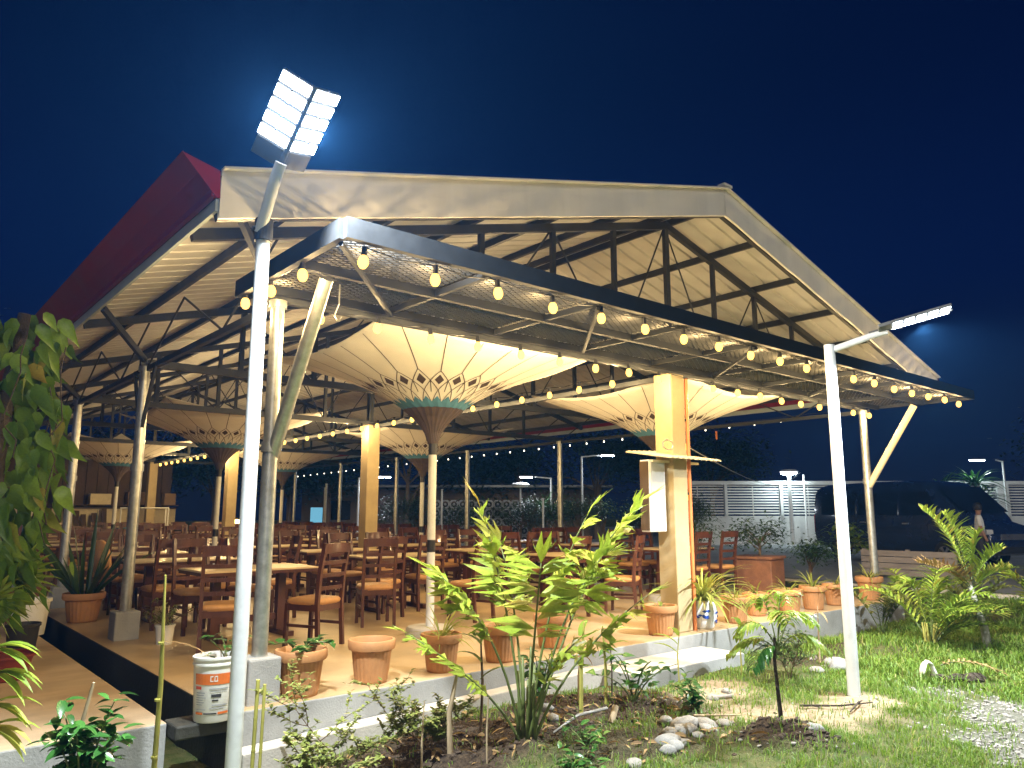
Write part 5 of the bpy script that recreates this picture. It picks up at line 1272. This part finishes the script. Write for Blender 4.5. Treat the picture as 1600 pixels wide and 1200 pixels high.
# ------------------------------------------------------------------ low plank wall and planter right of the pavilion
pk = thing('plank_bench', 'low grey weathered plank planter in front of the van', 'planter', (17.2, 7.1, -.03), math.atan2(-1.13, .1))
for j in range(4):
    m = MB(); m.box((0, 0, .12 + .135 * j), (1.9, .06, .12)); m.build('plank', MT['grey_wood'], pk)
for x in (-.9, 0, .9): m = MB(); m.box((x, .06, .3), (.08, .06, .62)); m.build('post', MT['grey_wood'], pk)
pb = thing('brown_planter_box', 'square brown planter box behind the pots, holding a bush', 'planter', (12.35, 7.65, 0), .2)
m = MB(); m.box((0, 0, .28), (.66, .66, .56)); bevel(m.build('box_body', MT['planter'], pb), .02); m = MB(); m.box((0, 0, .585), (.72, .72, .05)); bevel(m.build('rim', MT['planter'], pb), .012)
def leafball(name, label, x, y, z, h, rad, n, ls, mat, trunk=.04, group=None, cat='shrub', seed=1, flat=.7, wide=1.0):
    q = random.Random(seed); t = thing(name, label, cat, (x, y, z), 0, group); m = MB(); ends = []
    m.tube([(0, 0, -.05), (q.uniform(-.05, .05), 0, h * .5), (0, 0, h * .8)], [trunk, trunk * .7, trunk * .4], 8)
    for k in range(9):
        a = q.uniform(0, 6.28); e = q.uniform(-.1, 1.3); p = V((rad * .75 * math.cos(a) * math.cos(e) * wide, rad * .75 * math.sin(a) * math.cos(e), h * .78 + rad * .75 * flat * math.sin(e))); m.tube([(0, 0, h * q.uniform(.35, .75)), p * .6 + V((0, 0, h * .3)), p], [trunk * .4, trunk * .3, trunk * .12], 5); ends.append(p)
    m.build('trunk', MT['stemb'], t)
    f = MB()
    for k in range(n):
        c = ends[q.randrange(9)]; p = c + V((q.gauss(0, 1) * wide, q.gauss(0, 1), q.gauss(0, .8))) * rad * .30
        a = q.uniform(0, 6.28); f.blade(p, (math.cos(a), math.sin(a), q.uniform(-.6, .4)), ls * q.uniform(.7, 1.3), ls * .45, .5, 2, .2, 0, 'oval')
    f.build('crown', LF[mat], t); return t
leafball('planter_bush', 'dark leafy bush growing in the brown planter box', 12.35, 7.65, .56, .42, .48, 900, .09, 'hedge', .03, seed=2)
leafball('small_tree', 'small dark-crowned tree on a thin trunk right of the brown planter', 13.3, 7.2, -.05, .85, .42, 900, .09, 'hedge', .035, seed=3, flat=.4)
leafball('flowering_shrub', 'thin flowering shrub right of the yellow column', 10.9, 7.95, 0, .95, .5, 800, .07, 'hedge', .02, seed=4, flat=1.3)
leafball('light_green_shrub', 'light green broad-leaved shrub beside the van wheel', 18.2, 8.9, -.03, .8, .42, 260, .2, 'palm', .02, seed=5, flat=1.2)
# hedge and shrubs behind the pavilion
hd = random.Random(15); k_ = 0
for i in range(15):
    t = i / 14; p = V((16.0, 27.2, 0)).lerp(V((26.4, 19.3, 0)), t) + V((hd.uniform(-.6, .6), hd.uniform(-.6, .6), 0))
    if 4 <= i <= 5: p += V((1.6, 1.8, 0))
    leafball('hedge_shrub', 'leafy dark shrub, %s from the left in the row behind the pavilion' % ORD[i], p.x, p.y, -.03, hd.uniform(1.0, 1.6), hd.uniform(.75, 1.05), 1100, .14, 'hedge', .05, 'shrubs behind the pavilion', 'shrub', 100 + i, 1.0)
for k, (x, y, h, lb) in enumerate([(22.6, 24.3, 1.55, 'spiky dracaena palm beside the distant lamps'), (25.2, 20.6, 2.0, 'spiky palm lit green beside the cabinet'), (36.2, 11.9, 2.5, 'tall drooping palm at far right before the wall'), (34.9, 12.8, 2.2, 'second drooping palm behind the van front')]):
    t = thing('spiky_palm', lb, 'palm', (x, y, -.03)); m = MB(); m.tube([(0, 0, 0), (.03, .02, h * .5), (0, 0, h)], [.09, .07, .05], 9); m.build('trunk', MT['stemb'], t)
    for c in ((0, 0, h), (.18, -.12, h * .72)):
        m = spider_mb(60, .9 if k < 2 else 1.3, .06 if k < 2 else .12, 200 + k, .9); m.build('crown', LF['dark' if k != 1 else 'palm'], t, loc=c)
# dark tree masses
for k, (x, y, h, r_) in enumerate([(44, 9, 5.2, 2.6), (-4.5, 24, 8.5, 3.2), (1, 36, 7, 3)]):
    leafball('dark_tree', ['dark tree at far right behind the wall', 'tall dark tree rising behind the left eave', 'dark tree behind the back wall at left'][k], x, y, -.1, h, r_, 5200, .3, 'bgtree', .22, None, 'tree', 300 + k, 1.1)
tq = random.Random(44)
for k in range(11):
    p = V((9.5, 43.0, 0)).lerp(V((35.0, 25.0, 0)), k / 10) + V((tq.uniform(-1.2, 1.2), tq.uniform(-1.2, 1.2), 0))
    leafball('dark_tree', 'dark unlit tree, %s from the left in the tree line beyond the hedge' % ORD[k], p.x, p.y, -.1, tq.uniform(3.4, 4.6), tq.uniform(2.0, 2.7), 2600, .34, 'bgtree', .16, 'tree line beyond the hedge', 'tree', 500 + k, 1.0, 1.2)
# ------------------------------------------------------------------ back of the dining hall
bk_ = thing('back_wall', 'dark timber back wall of the dining hall with a pale painted band', 'wall', (3.5, 30.2, 0))
for k in range(36):
    m = MB(); m.box((-7.4 + k * .36, 0, 2.35), (.345, .05 + .012 * (k % 3), 1.7)); m.build('plank', MT['darkwall'], bk_)
m = MB(); m.box((-1, .0, 1.15), (13.2, .06, .7)); m.build('pale_band', MT['cream'], bk_)
m = MB(); m.box((-1, .0, .4), (13.2, .05, .8)); m.build('dado', MT['darkwall'], bk_)
m = MB(); m.box((-1, -.04, 1.52), (13.2, .12, .05)); m.build('rail', MT['wood'], bk_)
bb = random.Random(6)
for k in range(9):
    x = -.5 + k * 1.15; m = MB(); w_, h_ = bb.uniform(.3, .8), bb.uniform(.25, .55); m.box((0, 0, h_ / 2), (w_, .35, h_)); o = m.build('carton', MT['cardboard' if k % 3 else 'cream'], loc=(x, 29.75, 1.6375)); tag(bevel(o, .01), 'carton or crate, %s from the left on the back wall shelf' % ORD[k], 'carton', 'cartons on the back shelf')
sf = MB(); sf.box((3.5, 29.8, 1.62), (11, .5, .035)); tag(sf.build('wall_shelf', MT['darkwall']), 'long wooden shelf of cartons along the back wall', 'shelf')
for k in range(8):
    x = 4.6 + k * .28; o = thing('leaning_board', 'dark board, %s from the left leaning against the back wall' % ORD[k], 'board', (x, 29.6, 0), 0, 'boards leaning at the back')
    m = MB(); m.beam((0, -.25, 0), (bb.uniform(-.05, .05), .3, bb.uniform(1.2, 1.7)), .16, .03); m.build('board', MT['darkwall'], o); 
dr = thing('teal_drum', 'teal plastic drum behind the white railing at the back', 'drum', (6.7, 27.2, 0)); m = MB(); m.lathe([(0, 0), (.27, 0), (.29, .04), (.29, .3), (.305, .32), (.29, .34), (.29, .6), (.305, .62), (.29, .64), (.28, .86), (0, .88)], 28); m.build('drum_body', MT['tealplastic'], dr, smooth=True, auto=40); m = MB(); m.lathe([(.0, .9), (.2, .9), (.21, .87)], 24); m.build('lid', MT['tealplastic'], dr)
rl = thing('white_railing', 'white tubular railing near the back of the dining hall', 'railing', (6.2, 26.0, 0), math.atan2(-.97, 1.13))
for z in (.95, 1.5): m = MB(); m.tube([(0, 0, z), (1.5, 0, z)], .022, 8); m.build('rail', MT['whitepaint'], rl)
for x in (.02, 1.42, 1.5): m = MB(); m.tube([(x, 0, 0), (x, 0, 1.5)], .022, 8); m.build('upright', MT['whitepaint'], rl)
ct = thing('serving_counter', 'dark serving counter with pale top at the back', 'counter', (3.6, 27.6, 0)); m = MB(); m.box((0, 0, .5), (3, .6, 1.0)); m.build('counter_body', MT['darkwall'], ct); m = MB(); m.box((0, 0, 1.02), (3.1, .7, .04)); m.build('counter_top', MT['ttop'], ct)
# round-backed orange chair on the left
oc = thing('orange_chair', 'round-backed orange chair at the far left table', 'chair', (2.85, 11.9, 0), R(-70))
m = MB(); n = 14; vs = []
for i in range(n + 1):
    a = math.pi * i / n
    for r_ in (0, 1): vs.append((.24 * math.cos(a) * (1 if r_ else .0), -.22 - .03 * math.sin(a), .5 + (.5 * math.sin(a) ** .7 if r_ else 0)))
m.add(vs, [(2 * i, 2 * i + 2, 2 * i + 3, 2 * i + 1) for i in range(n)]); o = m.build('backrest', MT['cushion'], oc, smooth=True); o.modifiers.new('t', 'SOLIDIFY').thickness = .05
m = MB(); rbox(m, (0, 0, .46), (.46, .46, .07)); m.build('seat', MT['cushion'], oc, smooth=True)
for sx_ in (-1, 1):
    for sy_ in (-1, 1): m = MB(); m.tube([(sx_ * .19, sy_ * .19, .44), (sx_ * .21, sy_ * .21, 0)], .016, 8); m.build('leg', MT['black'], oc)
# warm lamp glow at the far end
lt = thing('table_lantern', 'small warm lantern glowing near the far umbrella stem', 'lantern', (9.0, 23.8, .77)); m = MB(); m.lathe([(0, 0), (.09, 0), (.1, .05), (.1, .34), (.06, .4), (0, .4)], 14); m.build('shade', emit('lantern_glow', (1, .62, .18), 14), lt, smooth=True); m = MB(); m.lathe([(0, .46), (.05, .45), (.11, .40), (.11, .38)], 14); m.build('cap', MT['black'], lt)
# blue sign far away
sg = thing('blue_sign', 'small glowing pale blue sign board far beyond the dining hall', 'sign', (14.9, 30.3, -.03), R(-40)); m = MB(); m.box((0, 0, 1.15), (.5, .06, .9)); m.build('panel', emit('blue_sign_glow', (.2, .55, .75), .35), sg)
for x in (-.2, .2): m = MB(); m.tube([(x, .05, 0), (x, .05, .8)], .02, 6); m.build('leg', MT['steel'], sg)
lw = thing('far_low_building', 'far low building with a long pale roof edge behind the shrubs', 'building', (24, 33, -.03), math.atan2(-2.55, 3.0))
m = MB(); m.box((0, 2, 1.3), (16, 4, 2.6)); m.build('wall', MT['darkwall'], lw); m = MB(); m.box((0, 1.8, 2.75), (17, 5, .12)); m.build('roof', MT['conc'], lw)
for k in range(4): m = MB(); m.box((-6 + k * 4, -.01, 1.5), (1.2, .05, 1)); m.build('window', MT['glass'], lw)
# ------------------------------------------------------------------ person by the van
def skin_chain(name, verts, edges, rad, mat, par, root=0, sub=2):
    me = bpy.data.meshes.new(name); me.from_pydata(verts, edges, []); o = bpy.data.objects.new(name, me); COL.objects.link(o); o.parent = par
    sk = o.modifiers.new('skin', 'SKIN'); sk.use_smooth_shade = True
    if not me.skin_vertices: me.attributes.new
    for i, r_ in enumerate(rad): me.skin_vertices[0].data[i].radius = (r_ if hasattr(r_, '__len__') else (r_, r_))
    me.skin_vertices[0].data[root].use_root = True
    s = o.modifiers.new('sub', 'SUBSURF'); s.levels = sub; s.render_levels = sub; me.materials.append(mat); return o
pe = thing('person', 'person in a white shirt standing in front of the van front', 'person', (20.45, 6.72, -.028), R(200))
bv = [(0, 0, .86), (0, 0, 1.05), (0, 0, 1.26), (0, .0, 1.35), (0, .01, 1.42), (0, .02, 1.52), (.16, 0, 1.27), (.2, .02, 1.02), (.2, .1, .8), (.2, .13, .72), (-.16, 0, 1.27), (-.21, .0, 1.02), (-.2, .08, .8), (-.2, .1, .72), (.085, 0, .8), (.095, .02, .45), (.09, 0, .07), (.09, .14, .03), (-.085, 0, .8), (-.1, -.03, .45), (-.1, -.08, .07), (-.1, .06, .03)]
be = [(0, 1), (1, 2), (2, 3), (3, 4), (4, 5), (2, 6), (6, 7), (7, 8), (8, 9), (2, 10), (10, 11), (11, 12), (12, 13), (0, 14), (14, 15), (15, 16), (16, 17), (0, 18), (18, 19), (19, 20), (20, 21)]
br_ = [(.13, .10), (.12, .09), (.14, .09), .05, .07, .085, .055, .042, .032, .035, .055, .042, .032, .035, .085, .06, .04, .035, .085, .06, .04, .035]
try:
    skin_chain('body', bv, be, br_, MT['skin'], pe)
    skin_chain('shirt', [(0, 0, .82), (0, 0, 1.05), (0, 0, 1.26), (0, 0, 1.34), (.16, 0, 1.28), (.205, .015, 1.06), (-.16, 0, 1.28), (-.215, 0, 1.06)], [(0, 1), (1, 2), (2, 3), (2, 4), (4, 5), (2, 6), (6, 7)], [(.165, .125), (.155, .115), (.165, .11), .065, .075, .06, .075, .06], MT['shirt'], pe)
    skin_chain('trousers', [(0, 0, .88), (.09, 0, .78), (.1, .02, .45), (.095, 0, .1), (-.09, 0, .78), (-.105, -.03, .45), (-.105, -.08, .1)], [(0, 1), (1, 2), (2, 3), (0, 4), (4, 5), (5, 6)], [(.15, .11), .1, .075, .06, .1, .075, .06], MT['trousers'], pe)
    m = MB(); n = 14
    m.lathe([(.0, .125), (.05, .115), (.085, .075), (.1, .02), (.098, -.03), (.085, -.06)], n, (0, -.0, 1.515)); m.build('hair', MT['hair'], pe, smooth=True)
except Exception as ex: print('person', ex)
# ------------------------------------------------------------------ blue haze added to give the lamps a glow like lens bloom
hz = MB(); hz.box((5, 5, 5.5), (256, 256, 15))
me = bpy.data.meshes.new('haze'); me.from_pydata(hz.v, [], hz.f); ho = bpy.data.objects.new('haze', me); COL.objects.link(ho); tag(ho, 'thin blue haze added for the glow around the lamps', 'haze', kind='stuff')
hm = bpy.data.materials.new('glow_haze'); hm.use_nodes = True; nt = hm.node_tree; nt.nodes.clear()
pv = _n(nt, 'ShaderNodeVolumePrincipled'); pv.inputs['Color'].default_value = (.10, .40, 1.0, 1); pv.inputs['Density'].default_value = .0008; pv.inputs['Anisotropy'].default_value = .35
oo = _n(nt, 'ShaderNodeOutputMaterial'); nt.links.new(pv.outputs[0], oo.inputs['Volume']); me.materials.append(hm)
